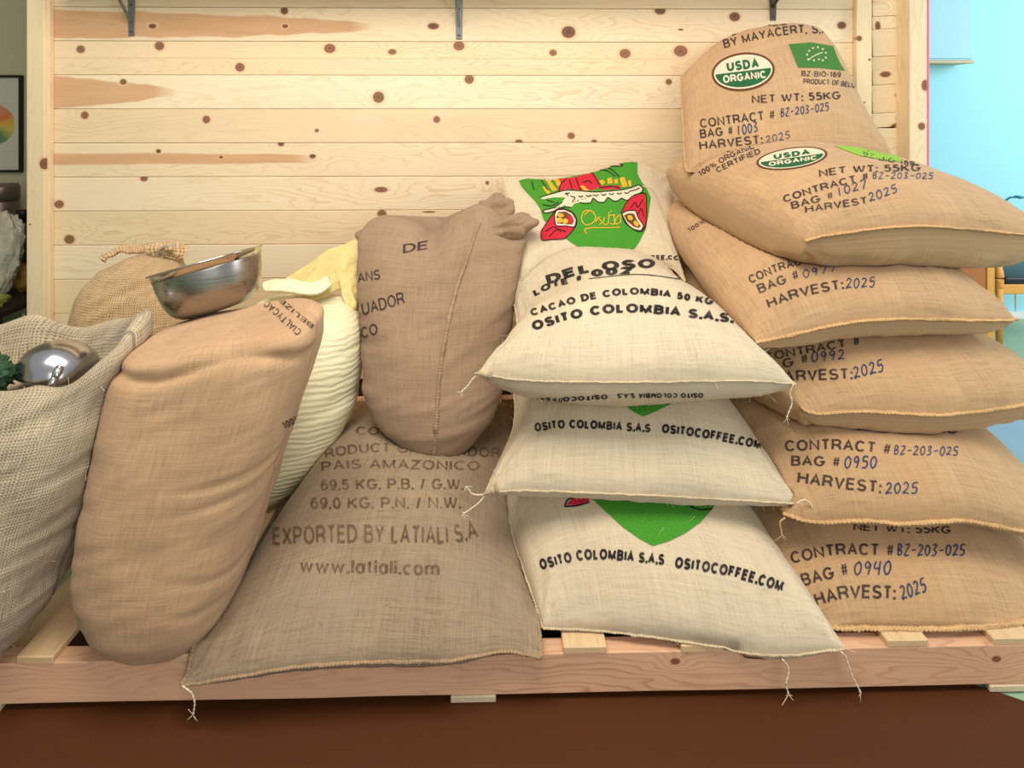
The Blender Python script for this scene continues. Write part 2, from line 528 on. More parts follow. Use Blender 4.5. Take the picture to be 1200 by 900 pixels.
for i in range(len(pl) - 1):
    z1, z0 = wallz(pl[i], 1044), wallz(pl[i + 1], 1044)
    zm = (z0 + z1) / 2
    ks = [(wallx(a) - xa, wallz(b_, a) - zm, rx * .0034, rz * .0034) for a, b_, rx, rz in pk.get(i, [])]
    m = wood('pine_short_board_%d' % i, base_cols[(i * 2) % 5], srgb(208, 160, 100), ks, (), seed=20 + i * 2.3, lines=50, contrast=0.45)
    o = bm_obj('plank', box_bm(0, xb - xa, 0, 0.014, z0 + 0.0006 - zm, z1 - 0.0006 - zm, 0.0026, 2), m)
    o.location = (xa, WALL_Y - 0.008 + rng.normal() * 0.001, zm)
    o.rotation_euler = (0, -0.05, 0) if 2 < i < 9 else (0, 0, 0)
    o.parent = wall_back
    o.matrix_parent_inverse = wall_back.matrix_basis.inverted()
zl = wallz(pl[-1], 1044)
for i in range(4):
    o = bm_obj('plank', box_bm(0, xb - xa, 0, 0.014, zl - (i + 1) * zl / 4 + 0.0006, zl - i * zl / 4 - 0.0006, 0.0026, 2), wood('pine_short_board_low_%d' % i, base_cols[i], srgb(208, 160, 100), (), (), seed=60 + i, lines=50))
    o.location = (xa, WALL_Y - 0.008, 0)
    o.parent = wall_back
    o.matrix_parent_inverse = wall_back.matrix_basis.inverted()

# brown floor mat with a rounded corner
M_MAT = plain('dark_brown_mat', srgb(80, 42, 16), 0.55, var=0.05, scale=40, spec=0.25)
bm = bmesh.new()
pts = [(-1.9, -0.6), (1.22, -0.6)] + [(x, -1.46 + math.sqrt(9 - (x + .36) ** 2)) for x in np.linspace(1.22, -1.9, 60)]  # arc carried further under the pallet, its brown standing in for shade between slats
f = bm.faces.new([bm.verts.new((x, y, 0.0)) for x, y in pts])
e = bmesh.ops.extrude_face_region(bm, geom=[f])
for v in e['geom']:
    if isinstance(v, bmesh.types.BMVert): v.co.z = 0.003
o = bm_obj('floor_mat', bm, M_MAT)
tag(o, 'dark brown floor mat with a curved edge under the front of the pallet', 'mat')

M_BLUEMAT = plain('pale_blue_mat', srgb(150, 186, 206), 0.5, var=0.06, scale=8)
o = bm_obj('floor_mat', box_bm(1.35, 2.9, 1.45, 2.27, 0.0, 0.008, 0.003), M_BLUEMAT)
tag(o, 'pale blue floor mat on the green floor behind the sack stack', 'mat')

# ------------------------------------------------------------------ pallet
SLAT_Z = 0.1095
pallet = empty('pallet', (0.1, 1.75, 0.003))
tag(pallet, 'wide wooden pallet of reddish beams and pale slats carrying the sacks', 'pallet')
M_BEAM = wood('pallet_beam_pine', srgb(226, 178, 140), srgb(176, 112, 74), [(pz_x, pz_z, 0.009, 0.006) for pz_x, pz_z in ((1.0, 0.012), (2.32, -0.012), (0.35, 0.02))] , (), 'X', 60, 0.65, 5.5, vary=0.12)
M_SLAT = wood('pallet_slat_pine', srgb(222, 190, 144), srgb(190, 140, 92), (), (), 'Y', 60, 0.4, 8.8, vary=0.1)
M_SLATB = wood('pallet_bottom_board', srgb(214, 194, 160), srgb(180, 140, 98), (), (), 'Y', 60, 0.4, 3.8)
for yb in (1.215, 1.74, 2.29):
    bm = box_bm(-1.45, 1.55, 0, 0.038, -0.0395, 0.0395, 0.002, 2)
    bmesh.ops.subdivide_edges(bm, edges=[e for e in bm.edges if abs(e.verts[0].co.x - e.verts[1].co.x) > 1], cuts=60)
    for v in bm.verts:
        v.co.z += 0.0012 * noise.noise(Vector((v.co.x * 5, yb * 3, 1))); v.co.y += 0.001 * noise.noise(Vector((v.co.x * 4, 7, yb)))
    o = bm_obj('beam', bm, M_BEAM)
    o.location = (0, yb, 0.0555)
    o.parent = pallet; o.matrix_parent_inverse = pallet.matrix_basis.inverted()
slats = [(18, 62, 0.02), (175, 228, 0), (300, 350, 0), (420, 470, 0), (540, 590, 0), (660, 711, 0.0), (798, 848, 0.0), (920, 968, 0), (1040, 1089, 0.0), (1165, 1214, 0), (-150, -100, 0), (1290, 1340, 0)]
for k, (a, b_, rot) in enumerate(slats):
    q0, q1 = p(a, 771, 1.213), p(b_, 771, 1.213)
    wd = q1[0] - q0[0]
    bm = box_bm(-wd / 2, wd / 2, 0, 1.12, -0.0072, 0.0072, 0.0018, 1)
    o = bm_obj('slat', bm, M_SLAT)
    o.location = ((q0[0] + q1[0]) / 2, 1.2135 + 0.002 * math.sin(k * 5), 0.1020)
    o.rotation_euler = (0, 0, -rot)
    o.parent = pallet; o.matrix_parent_inverse = pallet.matrix_basis.inverted()
for k, (a, b_) in enumerate(((528, 581), (1160, 1225), (-60, 0))):
    q0, q1 = p(a, 815, 1.213), p(b_, 815, 1.213)
    o = bm_obj('bottom_board', box_bm(q0[0] - (q0[0] + q1[0]) / 2, q1[0] - (q0[0] + q1[0]) / 2, 0, 1.11, 0, 0.0128, 0.0015), M_SLATB)
    o.location = ((q0[0] + q1[0]) / 2, 1.212, 0.0032)
    o.parent = pallet; o.matrix_parent_inverse = pallet.matrix_basis.inverted()


# ------------------------------------------------------------------ sack shapes
def prof(t, a=2.3, b=0.55):
    return np.clip(1 - np.abs(2 * t - 1) ** a, 0, 1) ** b


def nz(P, s, seed=0.0):
    return np.array([noise.noise(Vector((q[0] * s + seed, q[1] * s + seed * .7, q[2] * s))) for q in P])


class Sack:
    pass


def vnormals(V, F):
    N = np.zeros_like(V)
    Fa = np.asarray(F)
    n = np.cross(V[Fa[:, 2]] - V[Fa[:, 0]], V[Fa[:, 3]] - V[Fa[:, 1]])
    for k in range(4): np.add.at(N, Fa[:, k], n)
    return N / (np.linalg.norm(N, axis=1)[:, None] + 1e-12)


def pillow(front, back, left=None, right=None, top=0.15, bottom=0.08, tdir=(0, 0, 1), W=0.7, L=0.9, n=96, a=2.3, b=0.55,
           wr=0.004, lump=0.006, seed=0.0, bumps=(), ba=2.3, bb=0.38, rc=0.0, au=None, bu=None):
    """sewn sack lying on its side: two cloth panels joined along a closed seam.
    u runs along the front seam, v from the front seam to the back seam"""
    tt = np.linspace(0, 1, n + 1)
    t = 0.5 * tt + 0.5 * (0.5 - 0.5 * np.cos(math.pi * tt))
    def ev(pts):
        c = spline(pts, 400)
        s = np.linspace(0, 1, 400)
        return np.stack([np.interp(t, s, c[:, k]) for k in range(3)], 1)
    fr, bk = ev(front), ev(back)
    lf = ev([front[0]] + list(left or []) + [back[0]])
    rt = ev([front[-1]] + list(right or []) + [back[-1]])
    U, Vv = np.meshgrid(t, t, indexing='ij')
    Ur = .5 + (U - .5) * (1 - rc * np.abs(2 * Vv - 1) ** 7)
    Vr = .5 + (Vv - .5) * (1 - rc * np.abs(2 * U - 1) ** 7)
    def ei(c, q): return np.stack([np.interp(q, t, c[:, k]) for k in range(3)], -1)
    U3, V3 = Ur[..., None], Vr[..., None]
    S = ((1 - V3) * ei(fr, Ur) + V3 * ei(bk, Ur) + (1 - U3) * ei(lf, Vr) + U3 * ei(rt, Vr)
         - ((1 - U3) * (1 - V3) * fr[0] + U3 * (1 - V3) * fr[-1] + (1 - U3) * V3 * bk[0] + U3 * V3 * bk[-1]))
    d = np.array(tdir, float); d /= np.linalg.norm(d)
    PT = (prof(U, au or a, bu or b) * prof(Vv, a, b))[..., None]
    PB = (prof(U, ba, bb) * prof(Vv, ba, bb))[..., None]
    N = n + 1
    T = S + d * top * PT
    B = S - d * bottom * PB
    for (bu, bv, r, vec) in bumps:
        g = np.exp(-((U - bu) ** 2 + (Vv - bv) ** 2) / r ** 2)[..., None] * np.minimum(1, PT * 3)
        T = T + g * np.array(vec)
    # seam puckers, creases running off the corners, lumps of the beans inside
    def rough(A, sd, sign):
        P = A.reshape(-1, 3)
        u, v = U.ravel(), Vv.ravel()
        edge = np.minimum(np.minimum(u, 1 - u) * W, np.minimum(v, 1 - v) * L)
        damp = np.clip(edge / 0.015, 0, 1)
        h = lump * nz(P, 7, sd) + lump * 0.45 * nz(P, 17, sd + 3)
        pk = np.zeros(len(P))
        for q, s_, L_ in ((u * W, v * L, 1), ((1 - u) * W, v * L, 2), (v * L, u * W, 3), ((1 - v) * L, u * W, 4)):
            nn = np.array([noise.noise(Vector((x * 34, sd + L_ * 5, y * 6))) for x, y in zip(s_, q)])
            pk += np.exp(-q / 0.05) * nn * wr * 1.6
        for cu, cv in ((0, 0), (1, 0), (0, 1), (1, 1)):
            x, y = np.abs(u - cu) * W, np.abs(v - cv) * L
            rr, an = np.hypot(x, y), np.arctan2(y, x)
            pk += wr * 1.3 * np.exp(-rr / 0.13) * np.sin(an * 11 + sd + 3 * nz(P, 4, sd + 8)) * np.clip(rr / 0.03, 0, 1)
        return A + (d * sign) * ((h + pk) * damp).reshape(N, N)[..., None]
    T = rough(T, seed + 1.3, 1)
    B = rough(B, seed + 5.1, -1)
    V = list(T.reshape(-1, 3))
    idx = np.arange(N * N).reshape(N, N)
    bid = np.empty((N, N), dtype=int)
    k = N * N
    extra = []
    for i in range(N):
        for j in range(N):
            if i in (0, n) or j in (0, n): bid[i, j] = idx[i, j]
            else:
                bid[i, j] = k; k += 1; extra.append(B[i, j])
    V = np.array(V + extra)
    Fc = []
    for i in range(n):
        for j in range(n):
            Fc.append((idx[i, j], idx[i + 1, j], idx[i + 1, j + 1], idx[i, j + 1]))
            Fc.append((bid[i, j], bid[i, j + 1], bid[i + 1, j + 1], bid[i + 1, j]))
    uvT = np.stack([U.ravel() * W, Vv.ravel() * L], 1)
    uvB = np.array([(U[i, j] * W + 3, Vv[i, j] * L) for i in range(1, n) for j in range(1, n)])
    s = Sack()
    s.V, s.F, s.uv = V, [tuple(map(int, q)) for q in Fc], np.concatenate([uvT, uvB])
    s.edge = {'front': idx[:, 0], 'back': idx[:, n], 'left': idx[0, :], 'right': idx[n, :]}
    return s


def loft(rings, n=150, m=150, e=2.4, lump=0.008, seed=0.0, wr=0.003, close=True, smooth=6, fold=None):
    """sack standing on end. rings: (z, pxL, pxR, Y, depth_front, depth_back[, z_front, z_left])
    the left and right outlines are pixels at distance Y"""
    R = []
    for r in rings:
        z, a, b_, Y, df, db = r[:6]
        zf = r[6] if len(r) > 6 else 0.0
        zl_ = r[7] if len(r) > 7 else 0.0
        xl, xr = p(a, 130, Y)[0], p(b_, 130, Y)[0]
        R.append(((xl + xr) / 2, Y, z, (xr - xl) / 2, df, db, zf, zl_))
    R = np.array(R)
    seg = np.sqrt(((np.diff(R[:, :6], axis=0)) ** 2).sum(1)) + 1e-6
    cum = np.concatenate([[0], np.cumsum(seg)]); cum /= cum[-1]
    tt = np.linspace(0, 1, n + 1)
    Q = np.stack([np.interp(tt, cum, R[:, k]) for k in range(R.shape[1])], 1)
    for _ in range(smooth * 3):
        Q[1:-1] = 0.25 * Q[:-2] + 0.5 * Q[1:-1] + 0.25 * Q[2:]
    V = []
    per = 2 * math.pi * 0.22
    uv = []
    arc = np.concatenate([[0], np.cumsum(np.linalg.norm(np.diff(Q[:, :3], axis=0), axis=1) + np.abs(np.diff(Q[:, 3])) * 0.7)])
    for i in range(n + 1):
        cx, cy, cz, hw, df, db, zf, zl_ = Q[i]
        for k in range(m):
            a = 2 * math.pi * k / m
            c, s_ = math.cos(a), math.sin(a)
            x = math.copysign(abs(c) ** (2 / e), c); y = math.copysign(abs(s_) ** (2 / e), s_)
            V.append((cx + hw * x, cy + (db * y if y > 0 else df * y), cz + zf * max(0, -y) - zl_ * x))
            uv.append((k / m * per, arc[i]))
    V = np.array(V)
    Fc = []
    for i in range(n):
        for k in range(m):
            k2 = (k + 1) % m
            Fc.append((i * m + k, i * m + k2, (i + 1) * m + k2, (i + 1) * m + k))
    N = vnormals(V, Fc)
    h = lump * nz(V, 6, seed) + lump * 0.4 * nz(V, 15, seed + 4)
    # slack creases: stretched noise
    cr = np.array([noise.noise(Vector((q[0] * 5 + q[2] * 3 + seed, q[1] * 5, q[2] * 26 - q[0] * 9))) for q in V])
    cr = np.clip(np.abs(cr) - 0.12, 0, 1)
    V = V + N * (h - cr * wr * 3)[:, None]
    if fold is not None: V = fold(V, N)
    if close:
        for ri in (0, n):
            c = V[ri * m:(ri + 1) * m].mean(0)
            V = np.vstack([V, c[None]]); uv.append((0.5, arc[ri]))
            ci = len(V) - 1
            for k in range(m):
                k2 = (k + 1) % m
                q = (ri * m + k2, ri * m + k, ci) if ri == 0 else (ri * m + k, ri * m + k2, ci)
                Fc.append(q)
    s = Sack()
    s.V, s.F, s.uv, s.m, s.n = V, Fc, np.array(uv), m, n
    return s


def bvh_of(s):
    return BVHTree.FromPolygons([tuple(v) for v in s.V], s.F)


def push_out(A, B, d, eps=0.0015, limit=0.3):
    """slack cloth gives way: vertices of A inside B slide along d until they are outside"""
    bv = bvh_of(B)
    lo, hi = B.V.min(0), B.V.max(0)
    d = Vector(d).normalized()
    test = Vector((0.13, 0.21, 0.97)).normalized()
    cand = np.where(((A.V > lo) & (A.V < hi)).all(1))[0]
    cnt = 0
    for i in cand:
        q = Vector(A.V[i])
        o, c = q.copy(), 0
        while c < 12:
            h = bv.ray_cast(o, test)
            if h[0] is None: break
            c += 1
            o = h[0] + test * 1e-5
        if c % 2 == 0: continue
        h = bv.ray_cast(q, d)
        if h[0] is not None and h[3] < limit:
            A.V[i] = np.array(h[0] + d * eps)
            cnt += 1
    return cnt


def press(A, B, d, limit=0.12, eps=0.0015):
    """A gives way wholly to B along d: no vertex of A stays level with or on the near side of B's far surface"""
    bv = bvh_of(B)
    lo, hi = B.V.min(0), B.V.max(0)
    d = Vector(d).normalized()
    moved = np.zeros(len(A.V), bool)
    for i in range(len(A.V)):
        q = Vector(A.V[i])
        if any((q[k] < lo[k] - .001 or q[k] > hi[k] + .001) and abs(d[k]) < .5 for k in range(3)): continue
        h = bv.ray_cast(q + d * 3.0, -d)            # far surface of B on this line
        if h[0] is None: continue
        t_ = 3.0 - h[3]
        if 0 < t_ < limit:
            A.V[i] = np.array(q + d * (t_ + eps)); moved[i] = True
    return moved


def relax(s, iters=2, mask=None):
    Fa = [f for f in s.F if len(f) == 4]
    Fa = np.array(Fa)
    for _ in range(iters):
        acc = np.zeros_like(s.V); cn = np.zeros(len(s.V))
        for k in range(4):
            for dk in (1, 3):
                np.add.at(acc, Fa[:, k], s.V[Fa[:, (k + dk) % 4]]); np.add.at(cn, Fa[:, k], 1)
        av = acc / np.maximum(cn, 1)[:, None]
        ok = cn > 0
        s.V[ok] = 0.5 * s.V[ok] + 0.5 * av[ok]


# ------------------------------------------------------------------ printing on cloth
CAMV = Vector((0, 0, CAM_H))


def drape(flatV, F, sack_bvh, lift, maxlen=2.8, far=None):
    """flat drawing in photo pixels -> the same drawing lying on the cloth"""
    bm = bmesh.new()
    vs_ = [bm.verts.new((x, y, 0)) for x, y in flatV]
    for f in F:
        try: bm.faces.new([vs_[i] for i in f])
        except ValueError: pass
    bmesh.ops.triangulate(bm, faces=bm.faces[:])
    for _ in range(5):
        long = [e for e in bm.edges if e.calc_length() > maxlen]
        if not long: break
        bmesh.ops.subdivide_edges(bm, edges=long, cuts=1)
        bmesh.ops.triangulate(bm, faces=[f for f in bm.faces if len(f.verts) > 3])
    dead = []
    dep = {}
    for v in bm.verts:
        r = ray(v.co.x, v.co.y)
        h = sack_bvh.ray_cast(CAMV, r)
        if h[0] is None: dead.append(v); continue
        nrm = h[1] if h[1].dot(r) < 0 else -h[1]
        dep[v] = h[3]
        v.co = h[0] + nrm * (lift + 0.0005)
    bmesh.ops.delete(bm, geom=dead, context='VERTS')
    # drop triangles stretched over a fold of the outline
    bad = [f for f in bm.faces if max(e.calc_length() for e in f.edges) > 0.09]
    bmesh.ops.delete(bm, geom=bad, context='FACES')
    V = [v.co.copy() for v in bm.verts]
    bm.verts.index_update()
    Fo = [tuple(v.index for v in f.verts) for f in bm.faces]
    bm.free()
    return V, Fo


def path_pts(base):
    c = spline([np.array((x, y, 0.0)) for x, y in base], 200)[:, :2]
    L = np.concatenate([[0], np.cumsum(np.linalg.norm(np.diff(c, axis=0), axis=1))])
    return c, L


def lay_on_path(V, base, h, slant=0.0):
    """V: x in 0..1, y in cap heights -> pixels along the baseline"""
    c, L = path_pts(base)
    T = np.gradient(c, axis=0); T /= np.linalg.norm(T, axis=1)[:, None] + 1e-9
    s = V[:, 0] * L[-1] + slant * h * V[:, 1]
    i = np.clip(np.interp(s, L, np.arange(len(c))), 0, len(c) - 1)
    X = np.interp(i, np.arange(len(c)), c[:, 0]); Y = np.interp(i, np.arange(len(c)), c[:, 1])
    over = s - np.clip(s, 0, L[-1])
    tx = np.interp(i, np.arange(len(c)), T[:, 0]); ty = np.interp(i, np.arange(len(c)), T[:, 1])
    X = X + tx * over; Y = Y + ty * over
    up = np.stack([ty, -tx], 1)       # photo rows run downwards
    return np.stack([X + up[:, 0] * V[:, 1] * h, Y + up[:, 1] * V[:, 1] * h], 1)


def arc(cx, cy, rx, ry, a0, a1, n=12):
    return [(cx + rx * math.cos(math.radians(a0 + (a1 - a0) * k / n)), cy + ry * math.sin(math.radians(a0 + (a1 - a0) * k / n))) for k in range(n + 1)]


O_ = arc(.5, .5, .5, .5, 90, 450, 26)
# centre lines of plain grotesque stencil letters in a unit box: (advance width, strokes)
LET = {'A': (.74, [[(0, 0), (.5, 1), (1, 0)], [(.17, .34), (.83, .34)]]), 'B': (.68, [[(.55, .53), (0, .53)], [(0, 0), (0, 1), (.55, 1)] + arc(.55, .765, .38, .235, 90, -90) + [(.6, .53)] + arc(.6, .265, .4, .265, 90, -90) + [(0, 0)]]),
       'C': (.74, [arc(.52, .5, .52, .5, 40, 320, 20)]), 'D': (.72, [[(0, 0), (0, 1), (.42, 1)] + arc(.42, .5, .58, .5, 90, -90) + [(0, 0)]]), 'E': (.62, [[(1, 1), (0, 1), (0, 0), (1, 0)], [(0, .53), (.92, .53)]]), 'F': (.58, [[(1, 1), (0, 1), (0, 0)], [(0, .52), (.88, .52)]]),
       'G': (.78, [arc(.5, .5, .5, .5, 40, 340, 20) + [(1, .45), (.55, .45)]]), 'H': (.72, [[(0, 0), (0, 1)], [(1, 0), (1, 1)], [(0, .53), (1, .53)]]), 'I': (.2, [[(.5, 0), (.5, 1)]]), 'J': (.5, [[(1, 1), (1, .3)] + arc(.5, .3, .5, .3, 0, -180)]),
       'K': (.70, [[(0, 0), (0, 1)], [(1, 1), (.02, .4)], [(.33, .6), (1, 0)]]), 'L': (.56, [[(0, 1), (0, 0), (1, 0)]]), 'M': (.84, [[(0, 0), (0, 1), (.5, .08), (1, 1), (1, 0)]]), 'N': (.72, [[(0, 0), (0, 1), (1, 0), (1, 1)]]), 'O': (.80, [O_]),
       'P': (.66, [[(0, 0), (0, 1), (.55, 1)] + arc(.55, .73, .45, .27, 90, -90) + [(0, .46)]]), 'R': (.70, [[(0, 0), (0, 1), (.55, 1)] + arc(.55, .74, .42, .26, 90, -90) + [(0, .48)], [(.55, .48), (.9, .3), (1, 0)]]),
       'S': (.66, [arc(.5, .745, .46, .255, 25, 270, 16) + arc(.5, .25, .5, .25, 90, -160, 16)]), 'T': (.64, [[(0, 1), (1, 1)], [(.5, 1), (.5, 0)]]), 'U': (.72, [[(0, 1), (0, .36)] + arc(.5, .36, .5, .36, 180, 360) + [(1, 1)]]), 'V': (.70, [[(0, 1), (.5, 0), (1, 1)]]),
       'W': (.98, [[(0, 1), (.25, 0), (.5, 1), (.75, 0), (1, 1)]]), 'X': (.7, [[(0, 0), (1, 1)], [(0, 1), (1, 0)]]), 'Y': (.70, [[(0, 1), (.5, .45), (1, 1)], [(.5, .45), (.5, 0)]]), 'Z': (.64, [[(0, 1), (1, 1), (0, 0), (1, 0)]]),
       '0': (.56, [O_]), '1': (.4, [[(.1, .75), (.75, 1), (.75, 0)]]), '2': (.56, [arc(.5, .7, .5, .3, 160, -30, 14) + [(0, 0), (1, 0)]]), '3': (.56, [arc(.48, .75, .44, .25, 150, -90, 12) + arc(.48, .25, .52, .25, 90, -150, 12)]),
       '4': (.58, [[(.75, 0), (.75, 1), (0, .28), (1, .28)]]), '5': (.56, [[(.92, 1), (.18, 1), (.06, .5)] + arc(.48, .32, .52, .32, 125, -150, 14)]), '6': (.56, [arc(.5, .32, .5, .32, 0, 360, 18), [(.88, .9), (.5, 1), (.15, .85), (0, .4)]]),
       '9': (.56, [arc(.5, .68, .5, .32, 0, 360, 18), [(.12, .1), (.5, 0), (.85, .15), (1, .6)]]), '%': (.92, [arc(.2, .76, .2, .24, 0, 360, 12), arc(.8, .24, .2, .24, 0, 360, 12), [(.8, 1), (.2, 0)]]),
       '#': (.62, [[(.2, 0), (.42, 1)], [(.62, 0), (.84, 1)], [(.05, .68), (1, .68)], [(0, .34), (.95, .34)]]), ':': (.16, [[(.5, 0), (.5, .05)], [(.5, .62), (.5, .67)]]), '.': (.16, [[(.5, 0), (.5, .05)]]), ',': (.16, [[(.6, .06), (.3, -.18)]]),
       '-': (.36, [[(0, .42), (1, .42)]]), '/': (.36, [[(0, -.05), (1, 1.05)]]), ' ': (.30, []),
       'w': (.80, [[(0, .7), (.25, 0), (.5, .7), (.75, 0), (1, .7)]]), 'l': (.16, [[(.5, 0), (.5, 1)]]), 'a': (.54, [arc(.5, .35, .5, .36, 0, 360, 16), [(1, .7), (1, 0)]]), 't': (.34, [[(.45, .95), (.45, .15), (.9, 0)], [(0, .7), (1, .7)]]),
       'i': (.16, [[(.5, 0), (.5, .68)], [(.5, .93), (.5, .98)]]), 'c': (.5, [arc(.52, .35, .52, .36, 45, 315, 14)]), 'o': (.56, [arc(.5, .35, .5, .36, 0, 360, 18)]), 'm': (.84, [[(0, 0), (0, .7)], [(0, .5)] + arc(.25, .48, .25, .22, 150, 0, 6) + [(.5, 0)], [(.5, .5)] + arc(.75, .48, .25, .22, 150, 0, 6) + [(1, 0)]])}


def ribbon(pts, wd):
    P = np.array(pts, float)
    keep = [0] + [i for i in range(1, len(P)) if np.linalg.norm(P[i] - P[i - 1]) > 1e-4]
    P = P[keep]
    closed = len(P) > 4 and np.linalg.norm(P[0] - P[-1]) < 1e-3
    D = np.diff(P, axis=0); D /= np.linalg.norm(D, axis=1)[:, None]
    out = []
    for i in range(len(P)):
        a = D[i - 1] if i > 0 else (D[-1] if closed else D[0])
        b_ = D[i] if i < len(D) else (D[0] if closed else D[-1])
        n1, n2 = np.array((-a[1], a[0])), np.array((-b_[1], b_[0]))
        m = n1 + n2
        l = np.dot(m, m)
        m = n1 if l < .25 else m * (2 / l)
        ln = np.linalg.norm(m)
        if ln > 1.9: m *= 1.9 / ln
        out += [P[i] + m * wd / 2, P[i] - m * wd / 2]
    return out, [(2 * i, 2 * i + 1, 2 * i + 3, 2 * i + 2) for i in range(len(P) - 1)]


def stencil(txt, base, h, bold=0.02, slant=0.0):
    """bold .02 = plain stencil weight, .045 = heavy"""
    ws = {.02: .172, .045: .26, .03: .22, .035: .26}.get(bold, .15)
    V, F, x = [], [], 0.0
    for ch in txt:
        wd, st = LET[ch]
        wd = wd if bold < .03 else wd * 1.12
        for pl_ in st:
            q = [(x + ws / 2 + a * max(0.001, wd - ws), ws / 2 + b_ * (1 - ws)) for a, b_ in pl_]
            if ch in ':.i' and len(pl_) == 2 and abs(pl_[0][1] - pl_[1][1]) < .1:
                q = [(q[0][0], q[0][1] - ws * .5), (q[0][0], q[0][1] + ws * .55)]
            v, f = ribbon(q, ws * (.62 if ch in '#%' else 1))
            b0 = len(V)
            V += v; F += [tuple(i + b0 for i in g) for g in f]
        x += wd + .055 + ws * .2
    V = np.array(V)
    V[:, 0] /= (x - .055 - ws * .2)
    return lay_on_path(V, base, h, slant), F


STROKES = {'0': [[(.5, 1), (.15, .75), (.12, .3), (.45, 0), (.82, .25), (.85, .7), (.5, 1)]], '1': [[(.5, 1), (.45, 0)]],
           '2': [[(.1, .8), (.4, 1), (.75, .85), (.65, .5), (.1, .02), (.5, .08), (.95, .05)]],
           '3': [[(.15, .95), (.6, 1), (.75, .8), (.35, .55), (.8, .35), (.65, .05), (.1, .02)]],
           '4': [[(.2, 1), (.1, .5), (.85, .48)], [(.75, 1), (.7, 0)]],
           '5': [[(.9, 1), (.3, .98), (.2, .58), (.65, .6), (.85, .3), (.6, .02), (.1, .05)]],
           '6': [[(.8, 1), (.3, .6), (.15, .2), (.5, 0), (.8, .25), (.5, .5), (.2, .3)]],
           '7': [[(.1, .95), (.9, 1), (.4, 0)]], '9': [[(.8, .75), (.45, 1), (.15, .7), (.45, .48), (.8, .75), (.7, .3), (.6, 0)]],
           'B': [[(.2, 0), (.22, 1), (.7, .9), (.65, .6), (.25, .52), (.8, .4), (.75, .08), (.2, 0)]],
           'Z': [[(.1, .95), (.85, .95), (.15, .03), (.9, .05)]], '-': [[(.15, .45), (.85, .5)]]}


def handwriting(txt, base, h, wid=0.062):
    V, F = [], []
    n = len(txt)
    ar = path_pts(base)[1][-1] / h
    for k, ch in enumerate(txt):
        for st in STROKES[ch]:
            jit = lambda: rng.normal() * 0.03
            pts = [np.array(((k + 0.08 + x * 0.8) / n * ar, y + jit(), 0.0)) for x, y in st]
            c = spline(pts, 4 * len(pts) if len(pts) > 2 else 3)[:, :2]
            T = np.gradient(c, axis=0); T /= np.linalg.norm(T, axis=1)[:, None] + 1e-9
            Nn = np.stack([-T[:, 1], T[:, 0]], 1) * wid
            b0 = len(V)
            for q, nn in zip(c, Nn): V += [q + nn, q - nn]
            for i in range(len(c) - 1): F.append((b0 + 2 * i, b0 + 2 * i + 1, b0 + 2 * i + 3, b0 + 2 * i + 2))
    V = np.array(V)
    V[:, 0] /= ar
    return lay_on_path(V, base, h, 0.12), F


def polygon(pts):
    tri = geometry.tessellate_polygon([[Vector((x, y, 0)) for x, y in pts]])
    return np.array(pts, float), [tuple(t) for t in tri]


def ellipse(cx, cy, a, b_, tilt, n=40, a0=0, a1=360):
    ct, st = math.cos(math.radians(tilt)), math.sin(math.radians(tilt))
    out = []
    for k in range(n + (0 if a1 - a0 >= 360 else 1)):
        f = math.radians(a0 + (a1 - a0) * k / n)
        x, y = a * math.cos(f), b_ * math.sin(f)
        out.append((cx + x * ct - y * st, cy + x * st + y * ct))
    return out


def strokes(lines, wid):
    V, F = [], []
    for ln in lines:
        c = spline([np.array((x, y, 0.0)) for x, y in ln], max(3, 5 * len(ln)))[:, :2] if len(ln) > 2 else np.array(ln, float)
        T = np.gradient(c, axis=0); T /= np.linalg.norm(T, axis=1)[:, None] + 1e-9
        Nn = np.stack([-T[:, 1], T[:, 0]], 1) * wid / 2
        b0 = len(V)
        for q, nn in zip(c, Nn): V += [q + nn, q - nn]
        for i in range(len(c) - 1): F.append((b0 + 2 * i, b0 + 2 * i + 1, b0 + 2 * i + 3, b0 + 2 * i + 2))
    return np.array(V), F


def split_far(V, F, gap=0.022):
    """pieces of a drawing that the cloth's folds have driven apart become separate prints"""
    par = list(range(len(V)))
    def find(i):
        while par[i] != i:
            par[i] = par[par[i]]; i = par[i]
        return i
    for f in F:
        for k in f[1:]: par[find(f[0])] = find(k)
    A = np.array([tuple(v) for v in V])
    comp = {}
    for f in F: comp.setdefault(find(f[0]), []).append(f)
    cl = []
    for fs in comp.values():
        ids = sorted({i for f in fs for i in f})
        lo, hi = A[ids].min(0), A[ids].max(0)
        mine = [fs, lo, hi]
        rest = []
        for c in cl:
            d = np.maximum(0, np.maximum(c[1] - mine[2], mine[1] - c[2]))
            if np.linalg.norm(d) < gap: mine = [mine[0] + c[0], np.minimum(mine[1], c[1]), np.maximum(mine[2], c[2])]
            else: rest.append(c)
        cl = rest + [mine]
    out = []
    for fs, _, _ in cl:
        ids = sorted({i for f in fs for i in f}); mp = {v: i for i, v in enumerate(ids)}
        out.append(([V[i] for i in ids], [tuple(mp[i] for i in f) for f in fs]))
    return out


def put_print(sack, root, name, drawings, mat, lift, label=None):
    """each drawing becomes one printed part"""
    first = None
    for fv, ff in drawings:
        V, F = drape(fv, ff, sack.bvh, lift)
        if not F: continue
        for v_, f_ in split_far(V, F):
            if len(f_) < 4: continue
            o = mesh_obj(name, v_, f_, mat, root, smooth=True)
            if label: o['label'] = label
            first = first or o
    return first


